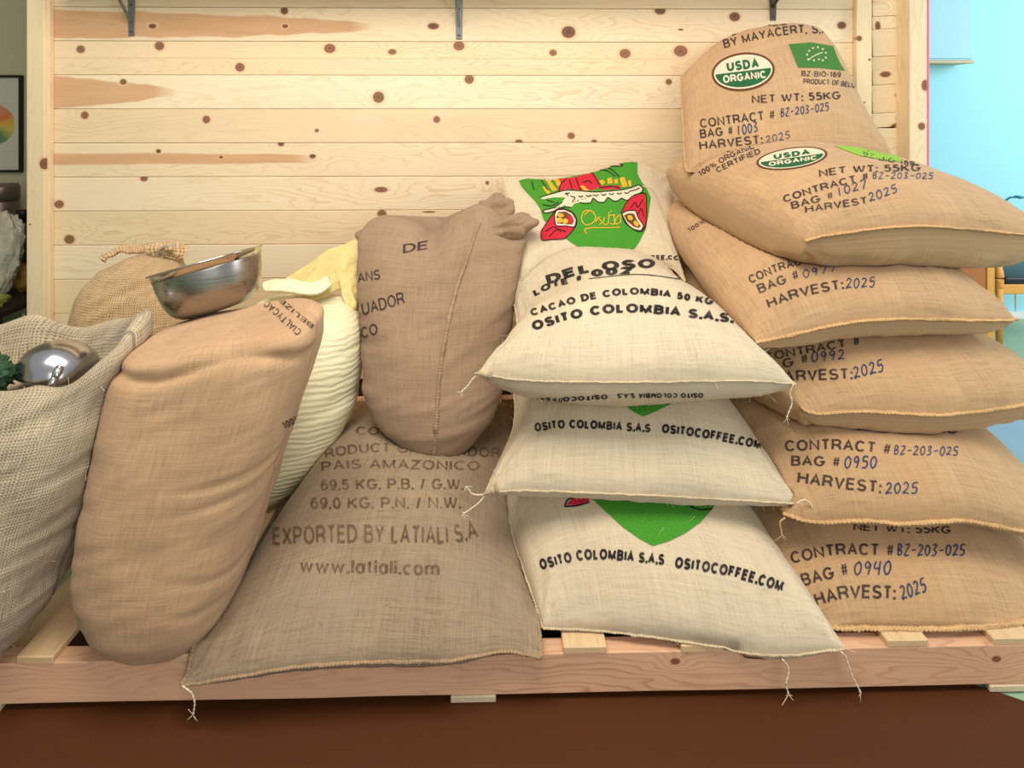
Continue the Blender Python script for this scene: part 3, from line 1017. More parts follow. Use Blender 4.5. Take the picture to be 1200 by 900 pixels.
def make_sack(name, s, mat, label, group=None, base=None):
    lo, hi = s.V.min(0), s.V.max(0)
    loc = base or ((lo[0] + hi[0]) / 2, (lo[1] + hi[1]) / 2, lo[2])
    root = empty(name, loc)
    tag(root, label, 'sack', group)
    s.bvh = bvh_of(s)
    s.body = mesh_obj('cloth_body', s.V, s.F, mat, root, smooth=True, uvs=s.uv)
    s.root = root
    return root


def seam(s, root, edges, mat, rad=0.0055, pitch=0.0065, flat=0.6, lift=0.0):
    """stitched hem: a ridge pinched by each stitch"""
    for ed in edges:
        pth = s.V[s.edge[ed]] if isinstance(ed, str) else ed
        L = np.linalg.norm(np.diff(pth, axis=0), axis=1).sum()
        n = int(min(420, max(20, L / pitch * 3)))
        c = spline([pth[i] for i in np.linspace(0, len(pth) - 1, 40).astype(int)], n)
        c = c + np.stack([nz(c, 60, 1), nz(c, 60, 2), nz(c, 60, 3)], 1) * 0.0016
        c[:, 2] += lift
        k = np.arange(n)
        rr = rad * (0.72 + 0.42 * np.abs(np.sin(k * math.pi / 3))) * (1 + 0.22 * nz(c, 22, 5))
        V, Fc = tube_data(c, rr, 7, flat)
        uv = np.array([(i // 7 * pitch / 3, (i % 7) * 0.004) for i in range(len(V))])
        mesh_obj('seam', V, Fc, mat, root, smooth=True, uvs=uv)


def thread(root, pts, rad=0.0016, mat=None, name='thread', fray=True):
    c = spline(pts, 26)
    c = c + np.stack([nz(c, 50, 1), nz(c, 50, 2), nz(c, 50, 3)], 1) * 0.002
    V, Fc = tube_data(c, rad * (1 + 0.35 * np.sin(np.arange(26) * 1.9)), 5)
    if fray:
        for k in range(4):
            e = c[-1]
            d = np.array((rng.normal() * .008, rng.normal() * .004, -0.006 + rng.normal() * .006))
            v, f = tube_data([e, e + d * .6, e + d * 1.3], 0.0006, 4)
            b0 = len(V); V += v; Fc += [tuple(i + b0 for i in q) for q in f]
    return mesh_obj(name, V, Fc, mat or M_THREAD, root, smooth=True)


def fuzz(s, root, mat, count=260, length=0.012, rad=0.00035, region=None):
    """loose jute fibres standing off the cloth"""
    Fq = [f for f in s.F if len(f) == 4]
    N = vnormals(s.V, Fq)
    ids = rng.integers(0, len(s.V), count * 4)
    V, Fc = [], []
    done = 0
    for i in ids:
        if done >= count: break
        q, n_ = s.V[i], N[i]
        if n_[1] > 0.25: continue
        d = n_ + rng.normal(size=3) * 0.9
        d /= np.linalg.norm(d)
        if d.dot(n_) < 0.05: continue
        l = length * (0.4 + rng.random())
        bend = rng.normal(size=3) * l * 0.35
        v, f = tube_data([q - n_ * 0.001, q + d * l * 0.5 + bend * 0.4, q + d * l + bend], rad, 3)
        b0 = len(V); V += v; Fc += [tuple(k + b0 for k in g) for g in f]
        done += 1
    o = mesh_obj('loose_fibres', V, Fc, mat, root)
    o['kind'] = 'stuff'
    return o

# ------------------------------------------------------------------ the sacks: shapes
S = {}
# pale printed stack
S['pale_low'] = pillow([p(636, 736, 1.25), p(700, 739, 1.245), p(790, 750, 1.22), p(900, 768, 1.195), p(990, 760, 1.19)],
                       [w(.07, 2.05, .2), w(.35, 2.1, .2), w(.60, 2.05, .2)], left=[w(.018, 1.55, .2)], right=[w(.615, 1.5, .17)], top=.165, bottom=.06, seed=1.0, b=.48)
S['pale_mid'] = pillow([p(570, 577, 1.36), p(620, 575, 1.345), p(750, 580, 1.335), p(880, 587, 1.335), p(937, 590, 1.35)],
                       [w(.0, 2.15, .4), w(.32, 2.2, .4), w(.58, 2.15, .4)], left=[p(604, 482, 1.6)], right=[w(.60, 1.7, .38)], top=.145, bottom=.07, seed=2.0, b=.48)
S['pale_upper'] = pillow([p(560, 438, 1.38), p(622, 446, 1.345), p(750, 448, 1.325), p(870, 446, 1.345), p(932, 450, 1.38)],
                         [w(.02, 2.12, .6), w(.3, 2.2, .6), w(.56, 2.12, .6)], left=[p(606, 385, 1.6)], right=[w(.58, 1.7, .58)], top=.155, bottom=.13, seed=3.0, b=.48, bumps=[(.12, .45, .17, (0.01, 0, -.042)), (.9, .5, .12, (0, 0, -.015))])
S['pale_top'] = pillow([p(610, 346, 1.83), p(650, 328, 1.90), p(700, 312, 1.94), p(750, 306, 1.95), p(785, 313, 1.92), p(803, 330, 1.86)],
                       [p(590, 206, 2.30), p(640, 211, 2.345), p(690, 204, 2.35), p(740, 190, 2.35), p(786, 203, 2.32)],
                       left=[p(597, 265, 2.05)], right=[p(775, 236, 2.2), p(793, 285, 2.05)], top=.085, bottom=.06, tdir=(0, -.85, .52), seed=4.0, L=.75, lump=.004, wr=.0025, b=.55)
# golden printed stack
S['gold_1'] = pillow([p(900, 738, 1.29), p(960, 752, 1.25), p(1010, 744, 1.245), p(1120, 747, 1.24), p(1220, 751, 1.26), p(1290, 745, 1.32)],
                     [w(.56, 2.1, .22), w(.9, 2.15, .22), w(1.25, 2.15, .22)], top=.165, bottom=.06, seed=5.0, b=.45, rc=.03)
S['gold_2'] = pillow([p(914, 604, 1.34), p(953, 613, 1.32), p(1009, 610, 1.31), p(1064, 613, 1.305), p(1131, 610, 1.31), p(1198, 622, 1.32), p(1280, 632, 1.37)],
                     [w(.56, 2.15, .42), w(.9, 2.2, .42), w(1.25, 2.2, .42)], top=.15, bottom=.055, seed=6.0, b=.45, rc=.03)
S['gold_3'] = pillow([p(938, 476, 1.42), p(956, 486, 1.415), p(1009, 482, 1.41), p(1092, 486, 1.405), p(1148, 482, 1.42), p(1205, 473, 1.45), p(1250, 466, 1.51)],
                     [w(.54, 2.2, .62), w(.9, 2.25, .62), w(1.22, 2.25, .62)], left=[w(.595, 1.7, .52)], top=.145, bottom=.115, seed=7.0, b=.45, bb=.32, rc=.03)
S['gold_4'] = pillow([p(881, 406, 1.42), p(931, 392, 1.43), p(985, 380, 1.45), p(1039, 374, 1.46), p(1128, 375, 1.48), p(1199, 377, 1.53)],
                     [w(.56, 2.2, .81), w(.9, 2.3, .81), w(1.2, 2.3, .81)], top=.145, bottom=.105, seed=8.0, b=.45, bb=.34, rc=.03)
S['gold_5'] = pillow([p(944, 289, 1.48), p(962, 279, 1.48), p(1021, 269, 1.485), p(1075, 265, 1.50), p(1128, 268, 1.53), p(1200, 275, 1.59), p(1240, 277, 1.66)],
                     [w(.565, 2.12, .96), w(.9, 2.33, 1.0), w(1.2, 2.35, 1.0)], left=[p(850, 238, 1.75)], top=.135, bottom=.175, seed=9.0, b=.42, bb=.30, rc=.035)
S['gold_6'] = pillow([p(803, 203, 1.93), p(880, 196, 1.90), p(970, 190, 1.92), p(1050, 187, 2.0)],
                     [p(797, 90, 2.30), p(845, 50, 2.36), p(905, 34, 2.37), p(955, 38, 2.36), p(984, 78, 2.33)],
                     left=[p(801, 150, 2.12)], right=[p(1012, 138, 2.18)], top=.11, bottom=.08, tdir=(0, -.72, .7), seed=10.0, L=.75, lump=.006, b=.5, rc=.02)
# big printed sack lying at the front of the pallet
S['export'] = pillow([p(212, 803, 1.18), p(260, 796, 1.165), p(350, 781, 1.17), p(430, 776, 1.175), p(525, 774, 1.18), p(590, 763, 1.2), p(634, 770, 1.19)],
                     [w(-.45, 1.98, .22), w(-.2, 2.02, .24), w(.05, 1.98, .22)], left=[p(318, 622, 1.5)], right=[p(622, 665, 1.42)], top=.13, bottom=.06, seed=11.0, b=.62)

# standing sacks
def tan_fold(V, N):
    # slack pleat across the front just under the top, and long soft creases lower down
    d = V[:, 2] - (.632 + .035 * np.sin((V[:, 0] + .75) * 5.5) + .012 * np.sin(V[:, 0] * 21))
    fr = np.clip((1.36 - V[:, 1]) / .06, 0, 1)
    h = -.012 * np.exp(-(d / .010) ** 2) + .007 * np.exp(-((d - .024) / .016) ** 2)
    for zc, am, sl in ((.44, .006, .10), (.40, .005, .16), (.27, .005, -.22), (.21, .006, -.25)):
        e_ = V[:, 2] - zc - sl * (V[:, 0] + .6)
        h += -am * np.exp(-(e_ / .007) ** 2) * np.clip((V[:, 0] + .66) / .12, 0, 1)
    return V + N * (h * fr)[:, None]
S['tan'] = loft([(.085, 190, 210, 1.30, .01, .01), (.088, 170, 242, 1.31, .075, .10), (.10, 148, 260, 1.32, .125, .14), (.15, 126, 278, 1.325, .157, .16), (.22, 114, 294, 1.33, .168, .165),
                 (.35, 118, 315, 1.335, .16, .165), (.5, 134, 344, 1.345, .148, .155), (.60, 146, 364, 1.36, .142, .155, 0, -.010), (.648, 152, 373, 1.37, .14, .155, -.006, -.022),
                 (.680, 158, 374, 1.375, .132, .155, -.014, -.028), (.694, 176, 362, 1.39, .115, .13, -.014, -.028), (.698, 215, 330, 1.40, .06, .07, -.008, -.014), (.699, 260, 285, 1.40, .012, .012)], e=3.0, seed=1.0, smooth=1, wr=.0015, lump=.006, fold=tan_fold)
S['brown'] = loft([(.225, 500, 516, 1.62, .005, .03), (.24, 488, 536, 1.63, .03, .06), (.285, 462, 556, 1.655, .08, .10), (.34, 438, 578, 1.68, .12, .13), (.41, 426, 592, 1.72, .145, .15),
                   (.5, 424, 598, 1.77, .15, .15), (.6, 421, 603, 1.83, .14, .15), (.68, 419, 610, 1.88, .12, .14), (.75, 418, 617, 1.93, .09, .10), (.79, 422, 619, 1.96, .06, .07),
                   (.815, 432, 612, 1.98, .03, .035), (.825, 445, 600, 1.985, .012, .015)], e=2.15, seed=2.4, smooth=2, wr=.003, lump=.006,
                  fold=lambda V, N: V + np.stack([np.zeros(len(V)), np.zeros(len(V)), np.clip((V[:, 2] - .70) / .12, 0, 1) * (
                      0.045 * np.exp(-((V[:, 0] + .06) / .07) ** 2) - 0.05 * np.exp(-((V[:, 0] + .21) / .045) ** 2) + 0.01 * np.exp(-((V[:, 0] + .36) / .06) ** 2) - 0.02 * np.exp(-((V[:, 0] - .03) / .03) ** 2))], 1))
S['white'] = loft([(.105, 290, 315, 1.70, .02, .02), (.11, 276, 335, 1.71, .07, .07), (.14, 268, 356, 1.72, .10, .11), (.22, 265, 392, 1.74, .125, .13), (.34, 266, 417, 1.76, .135, .14), (.46, 270, 425, 1.78, .13, .13),
                   (.54, 278, 424, 1.80, .12, .12), (.58, 288, 418, 1.82, .095, .10), (.605, 302, 402, 1.84, .06, .07), (.615, 320, 388, 1.85, .03, .03)], e=2.6, seed=3.7, lump=.005, wr=.002, smooth=2)
S['tied'] = loft([(.108, 120, 190, 1.86, .04, .04), (.12, 96, 212, 1.86, .09, .1), (.25, 84, 226, 1.87, .13, .13), (.42, 84, 232, 1.88, .14, .14), (.54, 88, 230, 1.89, .13, .13), (.62, 98, 224, 1.9, .115, .12),
                  (.68, 117, 216, 1.91, .09, .1), (.715, 148, 212, 1.92, .05, .06), (.735, 172, 206, 1.925, .025, .028), (.75, 178, 204, 1.925, .02, .022)], e=2.2, seed=4.4, lump=.006, smooth=1, wr=.004)
# open sack: outside, rolled rim, inside lining
def open_fold(V, N):
    up = np.clip((V[:, 2] - .55) / .08, 0, 1)
    dz = up * (0.05 * np.exp(-((V[:, 0] + .79) / .06) ** 2) + .010 * np.sin(V[:, 0] * 30 + V[:, 1] * 19) + 0.028 * np.clip((V[:, 1] - 1.3) / .15, 0, 1))
    return V + np.stack([np.zeros(len(V)), np.zeros(len(V)), dz], 1)
S['open'] = loft([(.105, -60, -20, 1.24, .05, .05), (.108, -110, 5, 1.245, .1, .11), (.125, -150, 30, 1.25, .13, .14), (.2, -175, 62, 1.255, .15, .16), (.32, -180, 88, 1.265, .155, .17), (.45, -175, 115, 1.28, .15, .18),
                  (.54, -165, 137, 1.30, .148, .19), (.59, -160, 153, 1.32, .147, .19), (.615, -160, 163, 1.33, .142, .19, -.006, 0), (.634, -154, 163, 1.335, .128, .18, -.012, 0), (.640, -146, 152, 1.335, .11, .165, -.016, 0),
                  (.632, -138, 138, 1.335, .092, .15, -.018, 0), (.60, -134, 128, 1.335, .085, .14), (.572, -134, 124, 1.33, .085, .135), (.564, -100, 90, 1.33, .06, .1), (.564, -20, 10, 1.33, .01, .01)], e=2.5, seed=5.2, lump=.009, smooth=1, wr=.005, fold=open_fold)

for k in S:
    s = S[k]
    low = SLAT_Z + 0.001
    on = s.V[:, 1] > 1.205
    s.V[on, 2] = np.maximum(s.V[on, 2], low)
    if k == 'export':          # upper panel keeps clear of the lower one where both rest on the slats
        top = np.zeros(len(s.V), bool); top[:97 * 97] = True
        q = on & top & (s.V[:, 2] < low + .03)
        s.V[q, 2] += .014 * (1 - (s.V[q, 2] - low) / .03) * np.clip((s.V[q, 1] - 1.2) / .02, 0, 1)
    off = ~on
    s.V[off, 2] = np.maximum(s.V[off, 2], 0.055)
    s.V[:, 1] = np.minimum(s.V[:, 1], WALL_Y - 0.012)

# the weight of each sack presses into the one below it
for low, up in (('gold_5', 'gold_6'), ('gold_4', 'gold_5'), ('gold_3', 'gold_4'), ('gold_2', 'gold_3'), ('gold_1', 'gold_2'),
                ('pale_upper', 'pale_top'), ('pale_mid', 'pale_upper'), ('pale_low', 'pale_mid')):
    push_out(S[low], S[up], (0, 0, -1))
press(S['pale_upper'], S['pale_top'], (0, 0, -1), .16)
press(S['gold_5'], S['gold_6'], (0, 0, -1), .05)
press(S['gold_4'], S['pale_top'], (1, 0, 0), .08)
push_out(S['export'], S['brown'], (0, -.3, -1))
for a in ('gold_6', 'gold_5', 'gold_4', 'gold_3', 'gold_2', 'gold_1'):
    for b_ in ('pale_top', 'pale_upper', 'pale_mid', 'pale_low'):
        push_out(S[a], S[b_], (1, 0, 0))
for a, b_, d in (('export', 'pale_low', (-1, 0, 0)), ('export', 'pale_mid', (-1, 0, 0)), ('brown', 'pale_top', (-1, 0, 0)), ('brown', 'pale_upper', (-1, 0, 0)), ('brown', 'pale_mid', (-1, 0, 0)),
                 ('white', 'tan', (1, .6, 0)), ('white', 'export', (-1, 0, 0)), ('white', 'brown', (-1, 0, 0)), ('open', 'tan', (-1, 0, 0)), ('tied', 'tan', (0, 1, 0)),
                 ('tied', 'open', (0, 1, 0)), ('tied', 'white', (-1, 0, 0))):
    push_out(S[a], S[b_], d)

# ------------------------------------------------------------------ the sacks: objects
G1, G2 = 'pale printed sacks stacked flat', 'golden printed sacks stacked flat'
NAMES = {
    'pale_low': ('pale jute sack with black lettering lying directly on the pallet, lowest of its stack', G1, M_PALE),
    'pale_mid': ('pale jute sack with green triangle tip, second up in its stack', G1, M_PALE),
    'pale_upper': ('pale jute sack printed CACAO DE COLOMBIA 50 KG', G1, M_PALE),
    'pale_top': ('pale jute sack with green and red cacao fruit emblem leaning on the plank wall', G1, M_PALE),
    'gold_1': ('golden jute sack numbered 0940 lying on the pallet, lowest of its stack', G2, M_GOLD),
    'gold_2': ('golden jute sack marked 0950, second up from the pallet', G2, M_GOLD),
    'gold_3': ('golden jute sack marked 0992, third up in its stack, overhung by pale sack corner', G2, M_GOLD),
    'gold_4': ('golden jute sack fourth up in its stack, below the lime green flag sack', G2, M_GOLD),
    'gold_5': ('thick golden jute sack with lime green flag and round seal, second from the top', G2, M_GOLD),
    'gold_6': ('golden jute sack numbered 1003, topmost of its stack, leaning on the wall', G2, M_GOLD),
    'export': ('large grey-brown jute sack with faded EXPORTED BY LATIALI print', None, M_GREYB),
    'tan': ('plump plain tan jute sack standing under the steel bowl', None, M_TAN),
    'brown': ('brown jute sack with a stitched front seam standing on the faded print sack', None, M_BROWN),
    'tied': ('coarse open-weave jute sack tied at the neck behind the bowl', None, M_TIED),
    'open': ('coarse greyish jute sack with rolled open mouth holding a metal scoop', None, M_OPEN),
}
for k, (lab, grp, mat) in NAMES.items():
    make_sack('jute_sack', S[k], mat, lab, grp)

t = NT('woven_plastic')
uv = t.coord('UV')
rib = t.math('SINE', t.math('MULTIPLY', t.math('ADD', t.sep(uv)[1], t.math('MULTIPLY', t.noise(t.mapping(uv, (9, 20, 1)), 1.0, 2), 0.03)), 2 * math.pi / 0.017))
col = t.mix(t.rng(t.noise(t.mapping(uv, (3, 3, 1)), 1.0, 3), 0.35, 0.7), srgb(238, 230, 194), srgb(228, 216, 168))
t.set(Base_Color=col, Roughness=0.5, Specular_IOR_Level=0.35)
t.bump(t.math('ADD', t.math('MULTIPLY', rib, t.noise(t.mapping(uv, (6, 14, 1)), 1.0, 2)), t.noise(t.mapping(uv, (25, 90, 1)), 1.0, 2)), 0.35, 0.004)
M_POLY = t.m
make_sack('plastic_sack', S['white'], M_POLY, 'cream woven plastic sack with yellow crumpled collar behind the tan sack')

for k in ('gold_1', 'gold_2', 'gold_3', 'gold_4', 'gold_5'):
    seam(S[k], S[k].root, ['front'], M_SEAMG, rad=0.0078, pitch=.0085, flat=.5)
seam(S['gold_6'], S['gold_6'].root, ['left', 'front', 'back', 'right'], M_SEAMG, rad=0.0045)
for k in ('pale_low', 'pale_mid', 'pale_upper', 'pale_top'):
    seam(S[k], S[k].root, ['left', 'right', 'front'], M_SEAMP, rad=0.0034)
seam(S['export'], S['export'].root, ['front', 'left', 'right'], M_SEAMB, rad=0.005)

# ears and threads at the sewn corners
for k, a, b_ in (('pale_upper', [(566, 436), (556, 442), (545, 455), (541, 459)], 1.375), ('pale_mid', [(572, 577), (562, 588), (550, 597), (542, 602)], 1.35),
                 ('pale_upper', [(930, 450), (926, 462), (928, 472), (922, 490)], 1.375), ('pale_mid', [(934, 590), (943, 586), (951, 593), (953, 606)], 1.33),
                 ('pale_low', [(985, 764), (991, 770), (998, 790), (1009, 812)], 1.18), ('pale_low', [(917, 772), (924, 785), (921, 800), (924, 814)], 1.185),
                 ('export', [(214, 804), (224, 812), (228, 824), (226, 838)], 1.17), ('gold_6', [(1048, 186), (1056, 190), (1060, 188), (1063, 195)], 1.97),
                 ('gold_2', [(920, 607), (914, 612), (916, 622), (917, 628)], 1.33), ('pale_mid', [(568, 580), (556, 580), (549, 575), (546, 570)], 1.35)):
    thread(S[k].root, [p(x, y, b_) for x, y in a], rad=0.0017, mat=M_SEAMG if k.startswith('gold') else None)
for k, q0, q1, yy in (('pale_upper', (576, 440), (556, 438), 1.375), ('pale_mid', (584, 572), (566, 580), 1.352)):
    v, f = tube_data(spline([p(*q0, yy), (p(*q0, yy) + p(*q1, yy)) / 2 + np.array((0, 0, .002)), p(*q1, yy)], 12), np.linspace(.011, .0025, 12) * (1 + .2 * np.sin(np.arange(12) * 2)), 8)
    mesh_obj('corner_ear', v, f, M_SEAMP, S[k].root, smooth=True, uvs=[(i * .002, .01) for i in range(len(v))])

# ---- writing on the golden sacks
def gold_text(k, items, hand, name='printed_text'):
    s = S[k]
    put_print(s, s.root, 'printed_text', [stencil(*i) for i in items], M_INKBR, 0.0011)
    if hand: put_print(s, s.root, 'handwritten_number', [handwriting(*i) for i in hand], M_PEN, 0.0012, 'blue handwritten marker figures')


def seal(k, cx, cy, a, b_, tilt, tw=1.0):
    s = S[k]
    rim = put_print(s, s.root, 'organic_seal', [polygon(ellipse(cx, cy, a, b_, tilt, 56))], M_USDAB, 0.0010, 'oval organic seal with a brown rim')
    put_print(s, rim, 'seal_field', [polygon(ellipse(cx, cy, a * .925, b_ * .88, tilt, 56))], M_WHITEI, 0.0014, 'pale field of the seal')
    put_print(s, rim, 'seal_band', [polygon(ellipse(cx, cy, a * .88, b_ * .80, tilt, 40, -2, 182))], M_USDAG, 0.0018, 'dark green lower half of the seal')
    ct, st = math.cos(math.radians(tilt)), math.sin(math.radians(tilt))
    R = lambda x, y: (cx + x * ct - y * st, cy + x * st + y * ct)
    put_print(s, rim, 'seal_word', [stencil('USDA', [R(-.50 * a, -.10 * b_), R(.52 * a, -.10 * b_)], .5 * b_, .035)], M_USDAG, 0.0020)
    put_print(s, rim, 'seal_word', [stencil('ORGANIC', [R(-.66 * a, .48 * b_), R(.70 * a, .48 * b_)], .40 * b_, .03)], M_WHITEI, 0.0023)


gold_text('gold_6', [('CERTIFIED', [(846, 47), (880, 35), (925, 29)], 8, .02), ('BY MAYACERT, S.A.', [(849, 57), (895, 46), (935, 40), (974, 40)], 10.5, .02),
                     ('BZ-BIO-169', [(939, 89.5), (985, 91)], 6.5, .02), ('PRODUCT OF BELIZE', [(941, 98.5), (975, 100), (1006, 104)], 6.2, .02), ('NET WT: 55KG', [(881, 121.5), (985, 116.5)], 9.5, .02),
                     ('CONTRACT #', [(821, 150.5), (909, 139.5)], 11, .02), ('BAG #', [(821, 162.5), (860, 158)], 10.5, .02), ('HARVEST:', [(820, 176), (894, 168.5)], 10.5, .02)],
          [('BZ-203-025', [(914, 137), (972, 129.5)], 9), ('1003', [(863, 159), (889, 153.5)], 11), ('2025', [(897, 168), (927, 161.5)], 8)])
seal('gold_6', 871, 84.5, 37, 22.5, -7)
flag = put_print(S['gold_6'], S['gold_6'].root, 'organic_leaf_flag', [polygon([(924, 52), (950, 50), (976, 54), (979, 62), (984, 74), (990, 83), (962, 80), (935, 79.5)])], M_LEAF, .0011, 'green flag with a leaf of stars')
def stars(cx, cy, sx, sy):
    d = []
    for x, y in ((-9, 5), (-10, 0), (-8, -4), (-4, -7), (1, -8), (6, -6), (9, -2), (9, 3), (6, 6), (2, 5), (-3, 6)):
        pts = []
        for j in range(10):
            r = 1.5 if j % 2 == 0 else .65
            a = math.radians(-90 + 36 * j)
            pts.append((cx + x * sx + r * sx * math.cos(a), cy + y * sy + r * sy * math.sin(a)))
        d.append(polygon(pts))
    d.append(strokes([[(cx - 9 * sx, cy + 6 * sy), (cx - 4 * sx, cy + 2 * sy), (cx + 2 * sx, cy - 1 * sy), (cx + 6 * sx, cy - 2.5 * sy)]], 1.0))
    return d
put_print(S['gold_6'], flag, 'leaf_star', stars(957, 64.5, 1.15, 1.1), M_WHITEI, .0015)

gold_text('gold_5', [('100% ORGANIC', [(821, 207), (854, 187), (885, 174)], 6.5, .02), ('CERTIFIED', [(841, 203), (870, 189), (892, 180)], 6.5, .02), ('BZ-BIO-169', [(1010, 183), (1040, 190), (1071, 194.5)], 5, .02),
                     ('NET WT: 55KG', [(960, 208), (1000, 203), (1079, 201)], 8.5, .02), ('CONTRACT #', [(919, 238), (960, 225), (1019, 210)], 8.5, .02), ('BAG #', [(928, 245.5), (978, 232.5)], 8.5, .02), ('HARVEST', [(944, 250), (1017, 239)], 8.5, .02)],
          [('BZ-203-025', [(1021, 209.5), (1094, 210)], 7), ('1027', [(980, 231), (1017, 220)], 10), ('2025', [(1018, 237), (1053, 225)], 9.5)])
seal('gold_5', 928, 186, 42, 12.5, -8)
put_print(S['gold_5'], S['gold_5'].root, 'organic_leaf_flag', [polygon([(978, 171.5), (999, 172), (1030, 178), (1053, 184), (1058, 190), (1030, 187), (1008, 183)])], M_LIME, .0011, 'light green flag')
gold_text('gold_4', [('100%', [(808, 272.5), (827, 261)], 5, .02), ('CONTRACT #', [(880, 333), (915, 318), (960, 306)], 10, .02), ('BAG #', [(890, 344.5), (938, 326)], 11, .02), ('HARVEST:', [(901, 362), (940, 348), (989, 338.5)], 11.5, .02)],
          [('0977', [(940, 326), (981, 318)], 9), ('2025', [(990, 338), (1026, 336)], 11)])
gold_text('gold_3', [('CONTRACT #', [(896, 424), (1009, 404.5)], 10, .02), ('BAG #', [(893, 439), (949, 424.5)], 11, .02), ('HARVEST:', [(906, 450), (935, 447), (999, 444.5)], 13, .02)],
          [('0992', [(950, 424.5), (991, 421)], 11), ('2025', [(1000, 444), (1037, 434)], 13)])
gold_text('gold_2', [('NET WT: 55KG', [(1005, 506), (1060, 506), (1121, 509.5)], 9, .02), ('CONTRACT #', [(920, 529.5), (981, 528), (1044, 533)], 13, .02), ('BAG #', [(927, 546), (985, 547.5)], 12, .02), ('HARVEST:', [(934, 566.5), (985, 573), (1032, 578)], 14, .02)],
          [('BZ-203-025', [(1046, 532.5), (1123, 534)], 10), ('0950', [(988, 548.5), (1028, 548.5)], 13.5), ('2025', [(1036, 578.5), (1076, 578)], 12.5)])
gold_text('gold_1', [('NET WT: 55KG', [(1000, 622), (1060, 625), (1114, 626)], 9, .02), ('CONTRACT #', [(928, 661), (981, 651.5), (1048, 652)], 14, .02), ('BAG #', [(941, 687.5), (996, 673.5)], 15, .02), ('HARVEST:', [(957, 711), (995, 701.5), (1049, 702.5)], 16, .02)],
          [('BZ-203-025', [(1050, 651), (1131, 651.5)], 12.5), ('0940', [(999, 673.5), (1045, 673)], 15), ('2025', [(1056, 702.5), (1087, 692)], 15)])

# ---- writing and emblem on the pale sacks
B = .045
def pale_text(k, items):
    put_print(S[k], S[k].root, 'printed_text', [stencil(*i) for i in items], M_BLACK, 0.0012)
pale_text('pale_upper', [('DEL OSO', [(642, 334), (690, 320), (768, 314)], 11, B), ('LOTE #', [(627, 347.5), (650, 337), (684, 329)], 7.5, B), ('002', [(693, 325), (741, 321)], 8.5, B),
                         ('CACAO DE COLOMBIA 50 KG', [(623, 371), (690, 352.5), (753, 346), (835, 358)], 8.5, B), ('OSITO COLOMBIA S.A.S.', [(625, 388), (690, 371), (753, 367.5), (858, 379)], 11, B),
                         ('OSITO COLOMBIA S.A.S', [(824, 460), (723, 460.5)], 5.5, B), ('OSITOCOFFEE.COM', [(712, 461.5), (602, 468)], 5.5, B)])
put_print(S['pale_upper'], S['pale_upper'].root, 'printed_rule', [strokes([[(690, 327), (748, 322), (800, 328)]], 1.0)], M_BLACK, .0012)
pale_text('pale_mid', [('OSITO COLOMBIA S.A.S', [(627, 506.5), (673, 502.5), (762, 507.5)], 10.5, B), ('OSITOCOFFEE.COM', [(775, 507.5), (830, 515), (891, 527)], 11, B)])
pale_text('pale_low', [('OSITO COLOMBIA S.A.S', [(634, 668), (695, 656), (778, 662.5)], 13, B), ('OSITOCOFFEE.COM', [(790, 665.5), (852, 675.5), (916, 694)], 13.5, B)])
pale_text('pale_top', [('OSITO COLOMBIA', [(619, 327), (662, 315.5), (700, 308)], 6, B), ('OSITOCOFFEE.COM', [(715, 306), (780, 304.5), (803, 307)], 5.5, B)])
put_print(S['pale_mid'], S['pale_mid'].root, 'green_emblem_tip', [polygon([(712, 455), (806, 455), (797, 467), (780, 477), (765, 484), (754, 488.5), (744, 484), (733, 476), (723, 467)])], M_GREEN, .0012, 'green tip of the emblem')
put_print(S['pale_low'], S['pale_low'].root, 'green_emblem_tip', [polygon([(685, 578), (845, 580), (835, 597), (820, 613), (803, 625), (785, 634), (765, 640), (750, 632), (730, 618), (710, 600), (696, 587)])], M_GREEN, .0012, 'green tip of the emblem')
put_print(S['pale_low'], S['pale_low'].root, 'red_emblem_fruit', [polygon([(664, 592), (672, 584), (692, 582), (690, 588), (678, 592)])], M_RED, .0016)
put_print(S['pale_low'], S['pale_low'].root, 'emblem_outline', [strokes([[(662, 594), (676, 593), (691, 589)], [(662, 594), (665, 587), (672, 583)]], 2.0), strokes([[(808, 594), (820, 598), (834, 597)]], 2.0)], M_BLACK, .0019)

E = lambda x, y: (620 + x / 6.925, 180 + y / 6.925)
EP = lambda *q: [E(x, y) for x, y in q]
top_s, top_r = S['pale_top'], S['pale_top'].root
emblem = put_print(top_s, top_r, 'green_emblem', [polygon([(608, 212), (625, 208), (650, 206), (672, 204), (690, 196), (710, 188), (725, 183), (747, 180), (747, 204), (752, 214), (758, 222), (762.5, 232), (760, 250), (757, 268), (750, 282), (744, 291), (735, 297.5), (720, 302), (705, 303.5),
                                                   (690, 297), (670, 285), (655, 274), (637, 258), (633, 245), (627, 236), (618, 227), (611, 219)])], M_GREEN, .0012, 'green shield emblem')
redpods = [polygon(EP((120, 600), (200, 470), (260, 450), (350, 480), (385, 540), (370, 600), (290, 690), (180, 700), (105, 705), (95, 640))),
           polygon(EP((755, 470), (790, 400), (850, 345), (940, 330), (950, 430), (950, 540), (930, 620), (880, 635), (800, 580)))]
put_print(top_s, emblem, 'red_cacao_pod', [redpods[0]], M_RED, .0016)
put_print(top_s, emblem, 'red_cacao_pod', [redpods[1]], M_RED, .0016)
put_print(top_s, emblem, 'red_fruit', [polygon(EP((240, 210), (380, 195), (500, 130), (560, 210), (580, 270), (520, 300), (420, 300), (300, 290), (240, 320))), polygon(EP((570, 265), (740, 260), (750, 290), (590, 300)))], M_RED, .0016)
